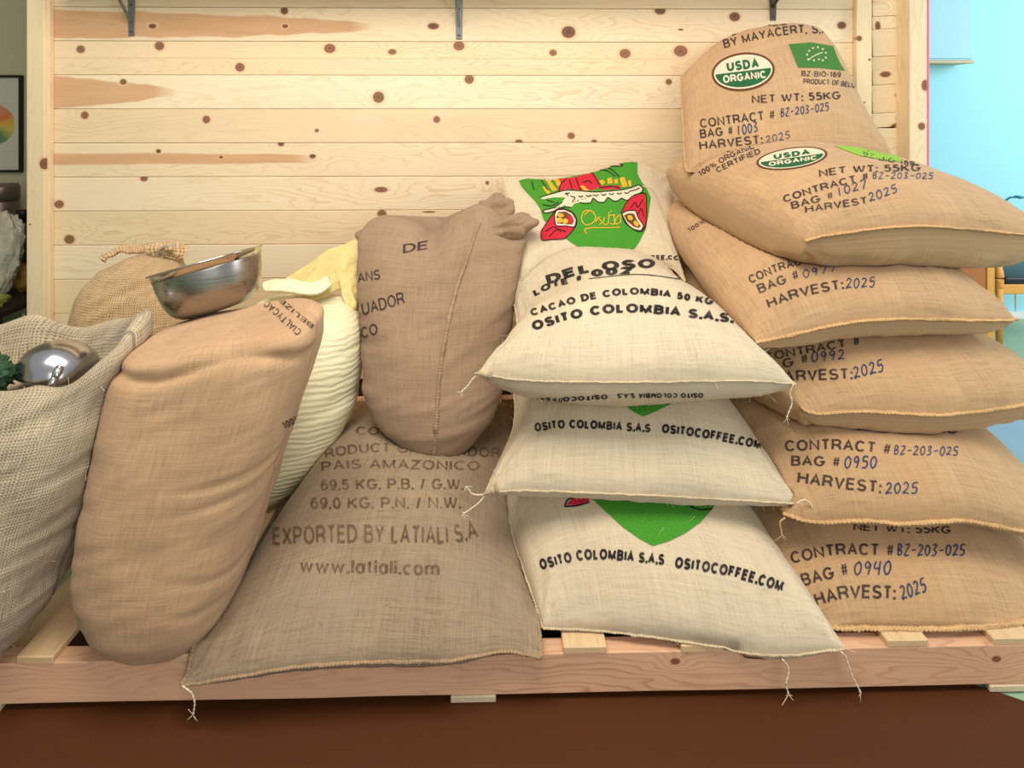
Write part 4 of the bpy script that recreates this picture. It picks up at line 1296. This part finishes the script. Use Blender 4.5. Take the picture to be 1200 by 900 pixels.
put_print(top_s, emblem, 'yellow_fruit', [polygon(EP(*q)) for q in (((105, 275), (125, 270), (175, 320), (150, 335)), ((140, 225), (165, 215), (230, 300), (190, 310)), ((205, 215), (240, 210), (262, 250), (235, 275)), ((410, 270), (440, 262), (490, 305), (450, 305)),
                                                                   ((570, 225), (600, 215), (620, 240), (590, 260)), ((635, 205), (670, 200), (680, 245), (640, 250)), ((690, 215), (720, 210), (722, 245), (695, 250)), ((735, 200), (775, 195), (800, 270), (755, 275)), ((800, 225), (825, 220), (832, 268), (812, 270)))], M_YEL, .0019)
whites = [polygon(EP((85, 360), (180, 335), (300, 305), (420, 310), (520, 318), (640, 312), (760, 300), (840, 280), (890, 262), (920, 290), (905, 320), (850, 340), (820, 370), (790, 382), (750, 365), (720, 385), (680, 385), (640, 360), (610, 395), (560, 395), (520, 365),
                     (500, 400), (450, 405), (410, 400), (370, 410), (340, 440), (290, 435), (240, 450), (190, 475), (125, 485), (120, 465), (200, 445), (270, 400), (295, 360), (200, 360), (110, 375))),
          polygon(EP((505, 125), (620, 90), (680, 70), (760, 100), (640, 108)))]
put_print(top_s, emblem, 'white_shape', whites, M_WHITEI, .0019, 'white scalloped basket band')
put_print(top_s, emblem, 'white_pod_rim', [polygon(EP((205, 500), (230, 465), (290, 462), (350, 490), (380, 545), (365, 595), (300, 590), (220, 585))), polygon(EP((750, 490), (800, 470), (860, 470), (880, 520), (925, 590), (905, 625), (850, 615), (780, 560)))], M_WHITEI, .0020)
put_print(top_s, emblem, 'pod_inside', [polygon(EP((222, 515), (240, 478), (300, 475), (345, 505), (365, 550), (350, 580), (230, 572))), polygon(EP((768, 505), (810, 487), (850, 492), (872, 540), (905, 590), (890, 608), (850, 598), (795, 555)))], M_USDAB, .0023)
put_print(top_s, emblem, 'cacao_bean', [polygon(ellipse(*E(248, 545), 3.4, 3.2, 0, 16)), polygon(ellipse(*E(293, 552), 3.4, 3.2, 0, 16)), polygon(ellipse(*E(255, 505), 4, 2.2, 10, 16)), polygon(ellipse(*E(820, 525), 3.6, 2.6, 40, 16)), polygon(ellipse(*E(868, 572), 4, 2.4, 50, 16))], M_YEL, .0026)
put_print(top_s, emblem, 'red_pod_core', [polygon(EP((310, 500), (350, 515), (362, 560), (330, 580))), polygon(EP((800, 545), (860, 600), (890, 605), (840, 595)))], M_RED, .0025)
put_print(top_s, emblem, 'emblem_outline', [strokes([EP((95, 640), (120, 600), (205, 480), (260, 450), (345, 478), (385, 540), (372, 600), (290, 690), (180, 700), (105, 705), (95, 640)), EP((755, 470), (790, 400), (850, 345), (940, 330), (950, 430), (950, 540), (930, 620), (880, 635), (800, 580), (750, 490), (755, 470)),
                                                     EP((130, 640), (200, 600), (260, 640)), EP((160, 680), (230, 620), (300, 640)), EP((820, 450), (860, 400), (880, 440), (920, 380)), EP((880, 500), (910, 450), (930, 520)),
                                                     EP((205, 500), (230, 462), (290, 458), (350, 488), (382, 545), (366, 598), (300, 592), (218, 587), (205, 500)), EP((750, 490), (800, 468), (862, 468), (882, 520), (928, 590), (906, 628), (848, 617), (778, 562), (750, 490)),
                                                     EP((85, 362), (180, 333), (300, 303), (420, 308), (520, 316), (640, 310), (760, 298), (840, 278), (890, 260), (922, 290), (905, 322), (850, 342)), EP((820, 372), (790, 384), (750, 367), (720, 387), (680, 387), (640, 362), (610, 397), (560, 397), (520, 367), (500, 402), (450, 407), (410, 402)),
                                                     EP((340, 442), (290, 437), (240, 452), (190, 477), (125, 487), (120, 465), (200, 445), (270, 400)), EP((500, 130), (640, 110), (762, 100), (680, 70)), EP((520, 150), (620, 140), (700, 190)), EP((510, 145), (650, 125), (735, 195)),
                                                     EP((240, 320), (260, 250), (300, 215)), EP((330, 220), (350, 290)), EP((380, 200), (400, 260), (420, 300)), EP((500, 140), (540, 200), (580, 270)), EP((100, 220), (150, 300)), EP((20, 230), (40, 300)), EP((140, 380), (200, 400)), EP((110, 420), (180, 430), (240, 400)),
                                                     EP((440, 240), (480, 225), (510, 245)), EP((570, 285), (660, 270), (740, 285)), EP((300, 320), (318, 350)), EP((290, 335), (330, 325)), EP((335, 350), (372, 365), (350, 398)), EP((810, 312), (860, 300), (895, 285))], 1.25),
                                           strokes([EP((400 + i * 62, 350 - i * 5), (420 + i * 62, 358 - i * 5), (440 + i * 62, 348 - i * 5)) for i in range(7)], 1.3)], M_BLACK, .0028)
put_print(top_s, emblem, 'yellow_script', [strokes([EP((500, 470), (450, 470), (425, 530), (455, 580), (510, 570), (540, 520), (500, 465), (450, 500)), EP((540, 560), (560, 525), (580, 520)), EP((565, 530), (590, 560), (570, 580)), EP((610, 520), (605, 575), (640, 570), (650, 480)), EP((655, 570), (690, 575), (690, 500)),
                                                    EP((700, 540), (735, 500), (740, 560), (700, 575), (700, 540)), EP((470, 655), (450, 620), (520, 605), (640, 605), (740, 600)), EP((660, 465), (665, 475)), EP((640, 510), (700, 500))], 1.1)], M_YEL, .0022)

# ---- faded print on the brown sacks
put_print(S['export'], S['export'].root, 'faded_print', [stencil('COCOA BEANS', [(417, 510), (560, 514)], 10, .02), stencil('PRODUCT OF ECUADOR', [(370, 540), (412, 533), (460, 531), (586, 537)], 11.5, .02), stencil('PAIS AMAZONICO', [(377, 553), (425, 550), (562, 552)], 11.5, .02),
          stencil('69.5 KG. P.B. / G.W.', [(376, 575.5), (460, 574), (543, 574.5)], 13, .02), stencil('69.0 KG. P.N. / N.W.', [(364, 597), (540, 596.5)], 14, .02), stencil('EXPORTED BY LATIALI S.A', [(320, 640), (412, 637), (520, 638), (561, 631)], 22, .02), stencil('www.latiali.com', [(351, 671), (515, 675)], 17, .02)], M_FADED, .0012, 'faded dark brown stencilled lettering')
put_print(S['brown'], S['brown'].root, 'faded_print', [stencil('DE', [(472, 297), (502, 292)], 10, .01, .2), stencil('EANS', [(412, 334), (420, 332), (446, 327.5)], 12, .015, .1), stencil('CUADOR', [(415, 372), (440, 366), (475, 356)], 14.5, .015, .1), stencil('ICO', [(421, 398), (444, 391)], 13, .015, .1)], M_INKBR, .0012, 'dark brown stencilled lettering')
put_print(S['tan'], S['tan'].root, 'printed_text', [stencil('CIALTYCACAO', [(354, 388), (330, 366), (303, 342)], 8.5, .015), stencil('BELIZE', [(368, 381), (350, 367), (330, 349)], 5.5, .015), stencil('100% C', [(333, 503), (362, 488)], 8.5, .02)], M_INKBR, .0012)

# seam down the front of the brown standing sack
pth = []
for x, y in ((562, 262), (548, 300), (533, 345), (521, 400), (514, 450), (511, 500), (509, 530), (507, 546)):
    h = S['brown'].bvh.ray_cast(CAMV, ray(x, y))
    if h[0] is not None: pth.append(np.array(h[0]))
seam(S['brown'], S['brown'].root, [np.array(spline(pth, 60))], M_SEAMB, rad=0.0062, flat=.9)
# folded cloth corner at the top of the brown sack
def cloth_lobe(name, ctr, rx, ry, rz, mat, root, seed, rot=0.0, n=40, crisp=0.0):
    V, Fc, uv = [], [], []
    for i in range(n + 1):
        th = math.pi * i / n
        for k in range(n):
            a = 2 * math.pi * k / n
            q = Vector((math.sin(th) * math.cos(a), math.sin(th) * math.sin(a), math.cos(th)))
            f = 1 + 0.3 * noise.noise(q * 1.6 + Vector((seed, 0, 0))) + 0.10 * noise.noise(q * 4.5 + Vector((0, seed, 0))) + crisp * (abs(noise.noise(q * 7 + Vector((0, 0, seed)))) - .3)
            v = Vector((q.x * rx * f, q.y * ry * f, q.z * rz * f))
            v.rotate(Matrix.Rotation(rot, 3, 'Y').to_euler())
            V.append(v + Vector(ctr)); uv.append((a * rx, th * rz))
    for i in range(n):
        for k in range(n):
            Fc.append((i * n + k, (i + 1) * n + k, (i + 1) * n + (k + 1) % n, i * n + (k + 1) % n))
    return mesh_obj(name, V, Fc, mat, root, smooth=True, uvs=uv)
cloth_lobe('folded_corner', p(592, 268, 1.95), .095, .055, .045, M_BROWN, S['brown'].root, 2.0, -.25)
cloth_lobe('folded_corner', p(583, 248, 2.02), .055, .04, .056, M_BROWN, S['brown'].root, 5.0, .5)
cloth_lobe('folded_corner', p(455, 276, 1.99), .10, .045, .04, M_BROWN, S['brown'].root, 8.0, .05)

# loose fibres on a few sacks
for k, mt in (('pale_low', M_SEAMP), ('pale_mid', M_SEAMP), ('pale_upper', M_SEAMP), ('export', M_SEAMB), ('open', M_SEAMP)):
    fuzz(S[k], S[k].root, mt, 420)

# ------------------------------------------------------------------ collar of the plastic sack
M_YELPOLY = plain('yellowed_plastic_weave', srgb(220, 200, 130), 0.5, var=0.12, scale=9, bump=0.2)
def sheet(name, grid, mat, root, thick=0.004, n=36, crump=0.006, seed=0.0, freq=16):
    rows = [spline(r, n) for r in grid]
    cols = np.stack([spline([r[i] for r in rows], n) for i in range(n)], 0)   # [i(col), j(row)]
    P = cols.reshape(-1, 3)
    Fq = [(i * n + j, i * n + j + 1, (i + 1) * n + j + 1, (i + 1) * n + j) for i in range(n - 1) for j in range(n - 1)]
    N = vnormals(P, Fq)
    P = P + N * (crump * nz(P, freq, seed) + crump * .5 * nz(P, freq * 2.3, seed + 2))[:, None]
    P2 = P - N * thick
    k = n * n
    Fc = list(Fq) + [tuple(k + q for q in f[::-1]) for f in Fq]
    rim = [i * n for i in range(n)] + [(n - 1) * n + j for j in range(1, n)] + [i * n + n - 1 for i in range(n - 2, -1, -1)] + [j for j in range(n - 2, 0, -1)]
    for a, b_ in zip(rim, rim[1:] + rim[:1]): Fc.append((a, k + a, k + b_, b_))
    W_ = np.linalg.norm(np.diff(rows[0], axis=0), axis=1).sum(); H_ = np.linalg.norm(cols[0, -1] - cols[0, 0]) + .03
    uv1 = np.array([(i / n * W_, j / n * H_) for i in range(n) for j in range(n)])
    return mesh_obj(name, np.vstack([P, P2]), Fc, mat, root, smooth=True, uvs=np.vstack([uv1, uv1]))
wroot = S['white'].root
sheet('crumpled_collar', [[p(335, 326, 1.93), p(362, 308, 1.96), p(388, 292, 1.98), p(418, 279, 2.0)],
                          [p(345, 335, 1.86), p(372, 320, 1.90), p(398, 306, 1.93), p(424, 296, 1.96)],
                          [p(352, 344, 1.82), p(378, 334, 1.85), p(398, 322, 1.89), p(422, 318, 1.93)],
                          [p(366, 352, 1.80), p(386, 345, 1.82), p(398, 338, 1.86), p(420, 335, 1.90)]], M_YELPOLY, wroot, seed=1.0, crump=.010)
sheet('folded_lip', [[p(309, 330, 1.83), p(325, 325, 1.84), p(348, 327, 1.84), p(368, 330, 1.83), p(384, 322, 1.84)],
                     [p(308, 336, 1.80), p(328, 331, 1.80), p(348, 334, 1.80), p(370, 338, 1.80), p(388, 330, 1.81)],
                     [p(312, 341, 1.79), p(330, 342, 1.78), p(352, 344, 1.775), p(373, 343, 1.78), p(389, 334, 1.80)],
                     [p(318, 343, 1.80), p(332, 346, 1.80), p(352, 347, 1.80), p(372, 346, 1.80), p(387, 337, 1.82)]], M_POLY, wroot, seed=4.0, crump=.008)
sheet('crumpled_collar', [[p(392, 318, 1.90), p(405, 312, 1.92), p(424, 304, 1.95)], [p(398, 330, 1.87), p(410, 325, 1.88), p(426, 320, 1.92)], [p(402, 350, 1.83), p(414, 352, 1.83), p(426, 356, 1.86)], [p(414, 372, 1.82), p(421, 375, 1.82), p(428, 384, 1.84)]],
      M_YELPOLY, wroot, seed=7.0, crump=.012, freq=22)

# ------------------------------------------------------------------ neck of the tied sack
troot = S['tied'].root
sheet('neck_ruffle', [[p(125, 310, 1.90), p(140, 299, 1.93), p(158, 296, 1.94), p(180, 299, 1.93)], [p(118, 304, 1.92), p(136, 294, 1.95), p(158, 291, 1.96), p(184, 293, 1.94)], [p(126, 300, 1.98), p(144, 293, 2.0), p(160, 292, 2.0), p(186, 294, 1.98)]], M_TIED, troot, thick=.008, crump=.02, seed=3, freq=20)
sheet('neck_ruffle', [[p(180, 304, 1.90), p(194, 302, 1.89), p(212, 302, 1.91)], [p(178, 294, 1.90), p(196, 290, 1.88), p(216, 293, 1.92)], [p(184, 287, 1.94), p(200, 287, 1.93), p(214, 290, 1.95)]], M_TIED, troot, thick=.008, crump=.018, seed=9, freq=22)
M_TWIST = plain('grey_twine', srgb(170, 158, 140), 0.8, var=0.15, scale=200)
tube('twine_tie', spline([p(184, 305, 1.895), p(186, 296, 1.885), p(192, 289, 1.88), p(203, 288, 1.89), p(208, 290, 1.91)], 24), .0052, M_TWIST, troot, 8)

# ------------------------------------------------------------------ steel bowl
M_STEEL = NT('brushed_steel')
ns = M_STEEL.noise(M_STEEL.mapping(M_STEEL.coord(), (3, 3, 160)), 1.0, 3)
M_STEEL.set(Base_Color=srgb(166, 160, 154), Metallic=1.0, Roughness=M_STEEL.rng(ns, .3, .7, .2, .34))
M_STEEL = M_STEEL.m
M_MIRROR = plain('polished_steel', srgb(200, 192, 184), 0.12, 1.0, 0.02)
brot = Matrix.Rotation(math.radians(-15.5), 4, 'Y') @ Matrix.Rotation(math.radians(-6), 4, 'X')
bc = np.array(Vector(p(242, 305, 1.545)) + brot @ Vector((0, 0, -.124)))
bowl = empty('mixing_bowl', tuple(bc))
tag(bowl, 'stainless steel mixing bowl tipped on top of the tan sack', 'bowl')
BM = Matrix.Translation(bc) @ brot @ Matrix.Scale(.955, 4)
r0 = .139
outer = [(0, 0), (.060, 0), (.086, .005), (.105, .021), (.118, .048), (.1255, .078), (.129, .1), (.1305, .112)]
inner = [(.1285, .112), (.127, .1), (.1235, .078), (.116, .049), (.103, .023), (.085, .007), (.060, .002), (0, .002)]
def smooth_prof(pr, n=40):
    return [tuple(q[:2]) for q in spline([np.array((a, b_, 0.0)) for a, b_ in pr], n)]
lathe('bowl_wall', smooth_prof(outer) + smooth_prof(inner), M_STEEL, bowl, 96, BM)
lathe('rolled_rim', [(a_, b_ + .0725) for a_, b_ in [(.1275, .0395), (.1315, .0385), (.1335, .052), (.1375, .0555), (r0, .0535), (r0 + .0015, .0562), (r0, .0585), (.136, .0582), (.1315, .055), (.1295, .05), (.1275, .0395)]], M_MIRROR, bowl, 96, BM)

# ------------------------------------------------------------------ metal scoop and green net inside the open sack
sc = p(70, 429, 1.357)
scoop = empty('metal_scoop', tuple(sc))
tag(scoop, 'round polished metal scoop resting in the open jute sack', 'scoop')
SM = Matrix.Translation(sc) @ Matrix.Rotation(math.radians(-12), 4, 'X') @ Matrix.Rotation(math.radians(10), 4, 'Y')
dome = [(math.sin(a) * .080, math.cos(a) * .066 - .012) for a in np.linspace(0, math.radians(97), 26)]
dome[0] = (0, dome[0][1])
lathe('dome', dome + [(dome[-1][0] - .0015, dome[-1][1])] + [(r_ * .975, z_ - .0015 if r_ > 0 else z_ - .002) for r_, z_ in dome[::-1]], plain('scoop_steel', srgb(186, 184, 186), .2, 1.0, .03), scoop, 64, SM)
M_SC2 = plain('scoop_joint_steel', srgb(206, 206, 208), .25, 1.0, .03)
tube('handle_ferrule', [p(70, 430, 1.288), p(67, 437, 1.279), p(64, 444, 1.272)], [.008, .009, .007], M_SC2, scoop, 12)
tube('handle', spline([p(64, 443, 1.273), p(61, 449, 1.268), p(58, 455, 1.267), p(56, 459, 1.270)], 14), .0075, M_SC2, scoop, 12)
for x, y, yy in ((69, 430, 1.287), (66, 440, 1.269)):
    lathe('rivet', [(0, .003), (.004, .002), (.005, 0), (.004, -.002), (0, -.003)], M_SC2, scoop, 16, Matrix.Translation(p(x, y, yy - .004)) @ Matrix.Rotation(math.pi / 2, 4, 'X'))
M_NET = plain('dark_green_net', srgb(40, 74, 44), .7, var=.35, scale=90, bump=.6)
o = cloth_lobe('green_net_bag', p(-15, 440, 1.285), .046, .045, .042, M_NET, None, 11.0, .1, 70, .5)
tag(o, 'crumpled dark green net bag tucked in the open jute sack', 'bag')

# ------------------------------------------------------------------ shelf brackets and their shelf
M_BRK = plain('grey_steel_bracket', srgb(128, 132, 130), .4, .7, .06)
M_BRKD = plain('dark_steel_bracket', srgb(92, 82, 74), .45, .6, .06)
def bracket(px, py_end, mat, label, arm=.22, side=0.0):
    q = p(px, py_end, WALL_Y - .012)
    zb = q[2]; zt = 1.70
    r_ = empty('shelf_bracket', (q[0], WALL_Y - .011, zb))
    tag(r_, label, 'bracket', 'steel brackets under the wall shelf')
    hw = .0165
    yw = WALL_Y - .0095
    bm = box_bm(q[0] - hw, q[0] + hw, yw - .0035, yw, zb, zt, .0012)
    for v in bm.verts:      # rounded lower tip
        if v.co.z < zb + .002: v.co.x = q[0] + (v.co.x - q[0]) * .72
    plate = bm_obj('wall_plate', bm, mat, r_)
    bm_obj('arm', box_bm(q[0] - hw, q[0] + hw, yw - arm, yw - .0036, zt - .004, zt, .001), mat, r_)
    a, b_ = np.array((q[0], yw - .006, zb + .055)), np.array((q[0] + side, yw - arm * .82, zt - .006))
    V, Fc = tube_data([a, b_], .0085, 8, .5, (1, 0, 0))
    mesh_obj('diagonal_brace', V, Fc, mat, r_)
    for zz in (zb + .016, zb + .12):
        lathe('screw', [(0, .0025), (.0035, .0022), (.005, 0), (.005, -.001)], M_BRKD, plate, 14, Matrix.Translation((q[0], yw - .0036, zz)) @ Matrix.Rotation(math.pi / 2, 4, 'X'))
    return zt
bracket(154, 42, M_BRK, 'grey steel shelf bracket over the left, reddest stretch of planks')
bracket(538, 46, M_BRK, 'grey steel shelf bracket in the middle of the plank wall')
zt = bracket(906, 24, M_BRKD, 'dark steel shelf bracket above the sack numbered 1003')
M_SHELF = wood('shelf_pine', srgb(230, 200, 156), srgb(200, 150, 100), (), (), 'X', 50, .4, 12.0)
o = bm_obj('wall_shelf', box_bm(wallx(100), wallx(960), WALL_Y - .25, WALL_Y - .0095, zt, zt + .022, .002), M_SHELF)
tag(o, 'long pine shelf board carried by the steel brackets on the plank wall', 'shelf')

# ------------------------------------------------------------------ dim room seen past the left post
PY = 3.58
M_FRAME = plain('black_frame', srgb(24, 22, 20), .4)
pic = empty('framed_picture', tuple(p(-10, 202, PY)))
tag(pic, 'black framed print of a multicoloured round flower on the cream wall', 'picture')
xa0, xa1 = p(-70, 100, PY)[0], p(25, 100, PY)[0]
za0, za1 = p(0, 202, PY)[2], p(0, 88, PY)[2]
fw = .014
for (a, b_, c, d) in ((xa0, xa1, za0, za0 + fw), (xa0, xa1, za1 - fw, za1), (xa0, xa0 + fw, za0 + fw, za1 - fw), (xa1 - fw, xa1, za0 + fw, za1 - fw)):
    box('frame_bar', a, b_, PY - .005, PY + .0195, c, d, M_FRAME, pic, .001)
t = NT('printed_flower')
uvv = t.sep(t.coord())
cxp, czp = p(-8, 146, PY)[0], p(-8, 146, PY)[2]
dx = t.math('SUBTRACT', uvv[0], cxp); dz = t.math('SUBTRACT', uvv[2], czp)
rad = t.math('SQRT', t.math('ADD', t.math('MULTIPLY', dx, dx), t.math('MULTIPLY', dz, dz)))
ang = t.math('ADD', t.math('DIVIDE', t.math('ARCTAN2', dz, dx), 2 * math.pi), .5)
colr = t.ramp(t.math('ADD', ang, t.math('MULTIPLY', t.noise(t.coord(), 40, 2), .08)), [(0, srgb(90, 120, 110)), (.22, srgb(120, 150, 120)), (.38, srgb(90, 130, 90)), (.5, srgb(210, 190, 90)), (.56, srgb(226, 170, 70)), (.64, srgb(220, 120, 60)), (.74, srgb(214, 140, 120)), (.9, srgb(190, 150, 150))])
paper = srgb(206, 200, 184)
t.set(Base_Color=t.mix(t.rng(t.math('ADD', rad, t.math('MULTIPLY', t.noise(t.coord(), 60, 3), .02)), .128, .122, 0, 1), paper, colr), Roughness=.6)
mesh_obj('print_sheet', [(xa0 + fw * .9, PY + .008, za0 + fw * .9), (xa1 - fw * .9, PY + .008, za0 + fw * .9), (xa1 - fw * .9, PY + .008, za1 - fw * .9), (xa0 + fw * .9, PY + .008, za1 - fw * .9)], [(0, 1, 2, 3)], t.m, pic)

# storage shelf with jars and bags
M_SHD = plain('dark_stained_wood', srgb(52, 40, 30), .6)
tz = float(p(10, 348, 3.2)[2])
rack = empty('storage_table', (p(0, 300, 3.2)[0] - .1, 3.2, 0))
tag(rack, 'dark stained storage table in the dim room beside the post', 'table')
rx0, rx1 = rack.location.x - .6, rack.location.x + .3
box('table_top', rx0, rx1, 2.92, 3.5, tz - .03, tz, M_SHD, rack, .003)
for x in (rx0 + .03, rx1 - .03):
    for y in (2.95, 3.47):
        box('leg', x - .025, x + .025, y - .025, y + .025, 0, tz - .03, M_SHD, rack, .002)
def canister(px, py0, py1, Y, r_, mat, label, lid=None):
    a, b_ = p(px, py1, Y), p(px, py0, Y)
    e_ = empty('canister', tuple(a)); tag(e_, label, 'canister')
    h = b_[2] - a[2]
    lathe('canister_body', [(0, 0), (r_ * .95, 0), (r_, .006), (r_, h * .82), (r_ * .96, h * .84), (0, h * .84)], mat, e_, 40, Matrix.Translation(a))
    lathe('lid', [(0, h * .841), (r_ * 1.03, h * .841), (r_ * 1.03, h * .97), (r_ * .95, h), (0, h)], lid or mat, e_, 40, Matrix.Translation(a))
M_TIN = plain('dull_tin', srgb(140, 122, 108), .4, .6, .06)
def on_table(Y): # row of the table top at that distance
    return HY + (CAM_H - tz) * F_PX / Y
canister(0, 216, on_table(3.4), 3.4, .085, M_TIN, 'tall dull tin canister under the framed picture')
canister(27, 246, on_table(3.37), 3.37, .03, plain('brown_jar', srgb(96, 76, 60), .3), 'slim brown jar beside the white post', M_FRAME)
t = NT('clear_plastic')
nn = t.noise(t.coord(), 30, 4)
t.set(Base_Color=srgb(222, 210, 186), Roughness=.28, Alpha=t.rng(nn, .35, .65, .72, .96), Specular_IOR_Level=.6)
t.bump(nn, .8, .01)
o = cloth_lobe('plastic_bag', p(0, 296, 3.15) + np.array((0, 0, .02)), .115, .055, .22, t.m, None, 14.0, .12, 70, .14)
o.data.update()
lowz = min(v.co.z for v in o.data.vertices)
for v in o.data.vertices: v.co.z += tz - lowz
tag(o, 'crumpled clear plastic bag standing on the storage table', 'bag')
o = cloth_lobe('plastic_bag', p(27, 318, 3.275), .06, .03, .075, plain('amber_plastic', srgb(170, 128, 50), .35, var=.3, scale=14, bump=.4), None, 17.0, 0, 40)
lowz = min(v.co.z for v in o.data.vertices)
for v in o.data.vertices: v.co.z += tz - lowz
tag(o, 'small amber plastic bag beside the clear bag', 'bag')
o = cloth_lobe('plastic_bag', p(-14, 336, 2.995), .09, .04, .04, plain('olive_plastic', srgb(150, 152, 70), .4, var=.25, scale=14, bump=.4), None, 19.0, 0, 40)
lowz = min(v.co.z for v in o.data.vertices)
for v in o.data.vertices: v.co.z += tz - lowz
tag(o, 'flat olive green plastic bag in front of the clear bag', 'bag')

# ------------------------------------------------------------------ room seen past the right post
M_CAB = plain('cabinet_blue', srgb(164, 212, 234), .6, var=.01)
cab = empty('wall_cabinet', tuple(p(1110, 72, 3.3)))
tag(cab, 'pale blue wall cabinet hung on the blue wall beside the post', 'cabinet')
cx0, cx1 = p(1060, 72, 3.3)[0], p(1140, 72, 3.3)[0]
cz0 = p(1140, 71, 3.3)[2]
box('cabinet_body', cx0, cx1, 3.3, 3.421, cz0, cz0 + .75, M_CAB, cab, .003)
box('bottom_panel', cx0, cx1 - .002, 3.285, 3.421, cz0 - .016, cz0 - .0002, wood('cabinet_bottom_wood', srgb(206, 186, 150), srgb(180, 140, 96), (), (), 'X', 40, .3, 31.0), cab, .002)
box('door', cx0 + .01, cx1 - .01, 3.292, 3.2998, cz0 + .01, cz0 + .73, M_CAB, cab, .002)

M_ORNG = wood('orange_beech', srgb(222, 160, 82), srgb(190, 120, 56), (), (), 'Z', 50, .35, 41.0, rough=.4)
M_RED = wood('red_brown_wood', srgb(176, 110, 66), srgb(140, 80, 46), (), (), 'Z', 50, .35, 44.0, rough=.45)
DY = 2.98
desk = empty('wooden_desk', tuple(pz(1150, 407, 0)))
lx1 = float(p(1166, 407, DY)[0]); lx0 = float(p(1157, 407, DY)[0])
desk.location = (lx0 - .2, DY + .2, 0)
tag(desk, 'reddish wooden side desk with orange legs beside the wooden chair', 'desk')
dz_top = .50
box('leg', lx0, lx1, DY, DY + .035, 0, dz_top, M_ORNG, desk, .002)
box('leg', lx0 - .42, lx0 - .385, DY, DY + .035, 0, dz_top, M_ORNG, desk, .002)
box('leg', lx0, lx1, DY + .34, DY + .375, 0, dz_top, M_ORNG, desk, .002)
box('leg', lx0 - .42, lx0 - .385, DY + .34, DY + .375, 0, dz_top, M_ORNG, desk, .002)
box('front_panel', lx0 - .385, lx0, DY + .006, DY + .024, .04, dz_top, M_RED, desk, .002)
box('desk_top', lx0 - .44, lx1 + .0, DY - .01, DY + .39, dz_top, dz_top + .025, M_RED, desk, .003)

ch = empty('wooden_chair', (0, 0, 0))
q = pz(1171, 403, 0)
CYc = float(q[1])
tag(ch, 'orange wooden chair with black padded seat standing on the green floor', 'chair')
cxl = float(p(1167, 403, CYc)[0]); sz = float(p(1190, 330, CYc)[2])
ch.location = (cxl + .22, CYc + .2, 0)
def leg(x, y, top, name='leg', r_=.016, lean=(0, 0)):
    V, Fc = tube_data([np.array((x, y, 0)), np.array((x, y, .15)), np.array((x + lean[0], y + lean[1], top))], [r_ * .9, r_, r_ * 1.1], 10)
    mesh_obj(name, V, Fc, M_ORNG, ch, smooth=True)
leg(cxl + .018, CYc, sz + .0); leg(cxl + .43, CYc, sz); leg(cxl + .018, CYc + .40, sz); leg(cxl + .43, CYc + .40, sz)
xx = cxl + .018
arm_pts = [np.array((xx, CYc, sz - .03)), np.array((xx, CYc + .0, sz + .04)), np.array((xx + .01, CYc + .02, sz + .075)), np.array((xx + .05, CYc + .03, sz + .09)), np.array((xx + .09, CYc + .03, sz + .092))]
V, Fc = tube_data(spline(arm_pts, 20), .019, 10); mesh_obj('side_bracket', V, Fc, M_ORNG, ch, smooth=True)
box('seat_rail', cxl, cxl + .45, CYc - .012, CYc + .014, sz - .06, sz - .012, M_ORNG, ch, .004)
box('seat_rail', cxl, cxl + .45, CYc + .386, CYc + .412, sz - .06, sz - .012, M_ORNG, ch, .004)
bm = box_bm(cxl + .04, cxl + .44, CYc - .01, CYc + .40, sz - .014, sz + .024, .012, 3)
bm_obj('seat_pad', bm, plain('black_vinyl', srgb(30, 32, 38), .4), ch, True)
M_TEAL = plain('teal_steel', srgb(44, 130, 160), .4, .2)
bx = float(p(1190, 235, CYc + .25)[0]); bz = float(p(1190, 231, CYc + .25)[2])
for dx_ in (0.0, .36):
    V, Fc = tube_data(spline([np.array((bx - .05 + dx_ * 1.0, CYc + .40, sz - .02)), np.array((bx - .055 + dx_, CYc + .34, sz + .15)), np.array((bx - .04 + dx_, CYc + .28, bz - .03)), np.array((bx + .005 + dx_, CYc + .25, bz))], 16), .0055, 8)
    mesh_obj('back_stay', V, Fc, M_TEAL, ch, smooth=True)
V, Fc = tube_data([np.array((bx - .005, CYc + .25, bz + .006)), np.array((bx + .02, CYc + .25, bz)), np.array((bx + .06, CYc + .25, bz - .002)), np.array((bx + .38, CYc + .25, bz))], [.004, .016, .006, .006], 10, .6)
mesh_obj('back_rail', V, Fc, M_TEAL, ch, smooth=True)
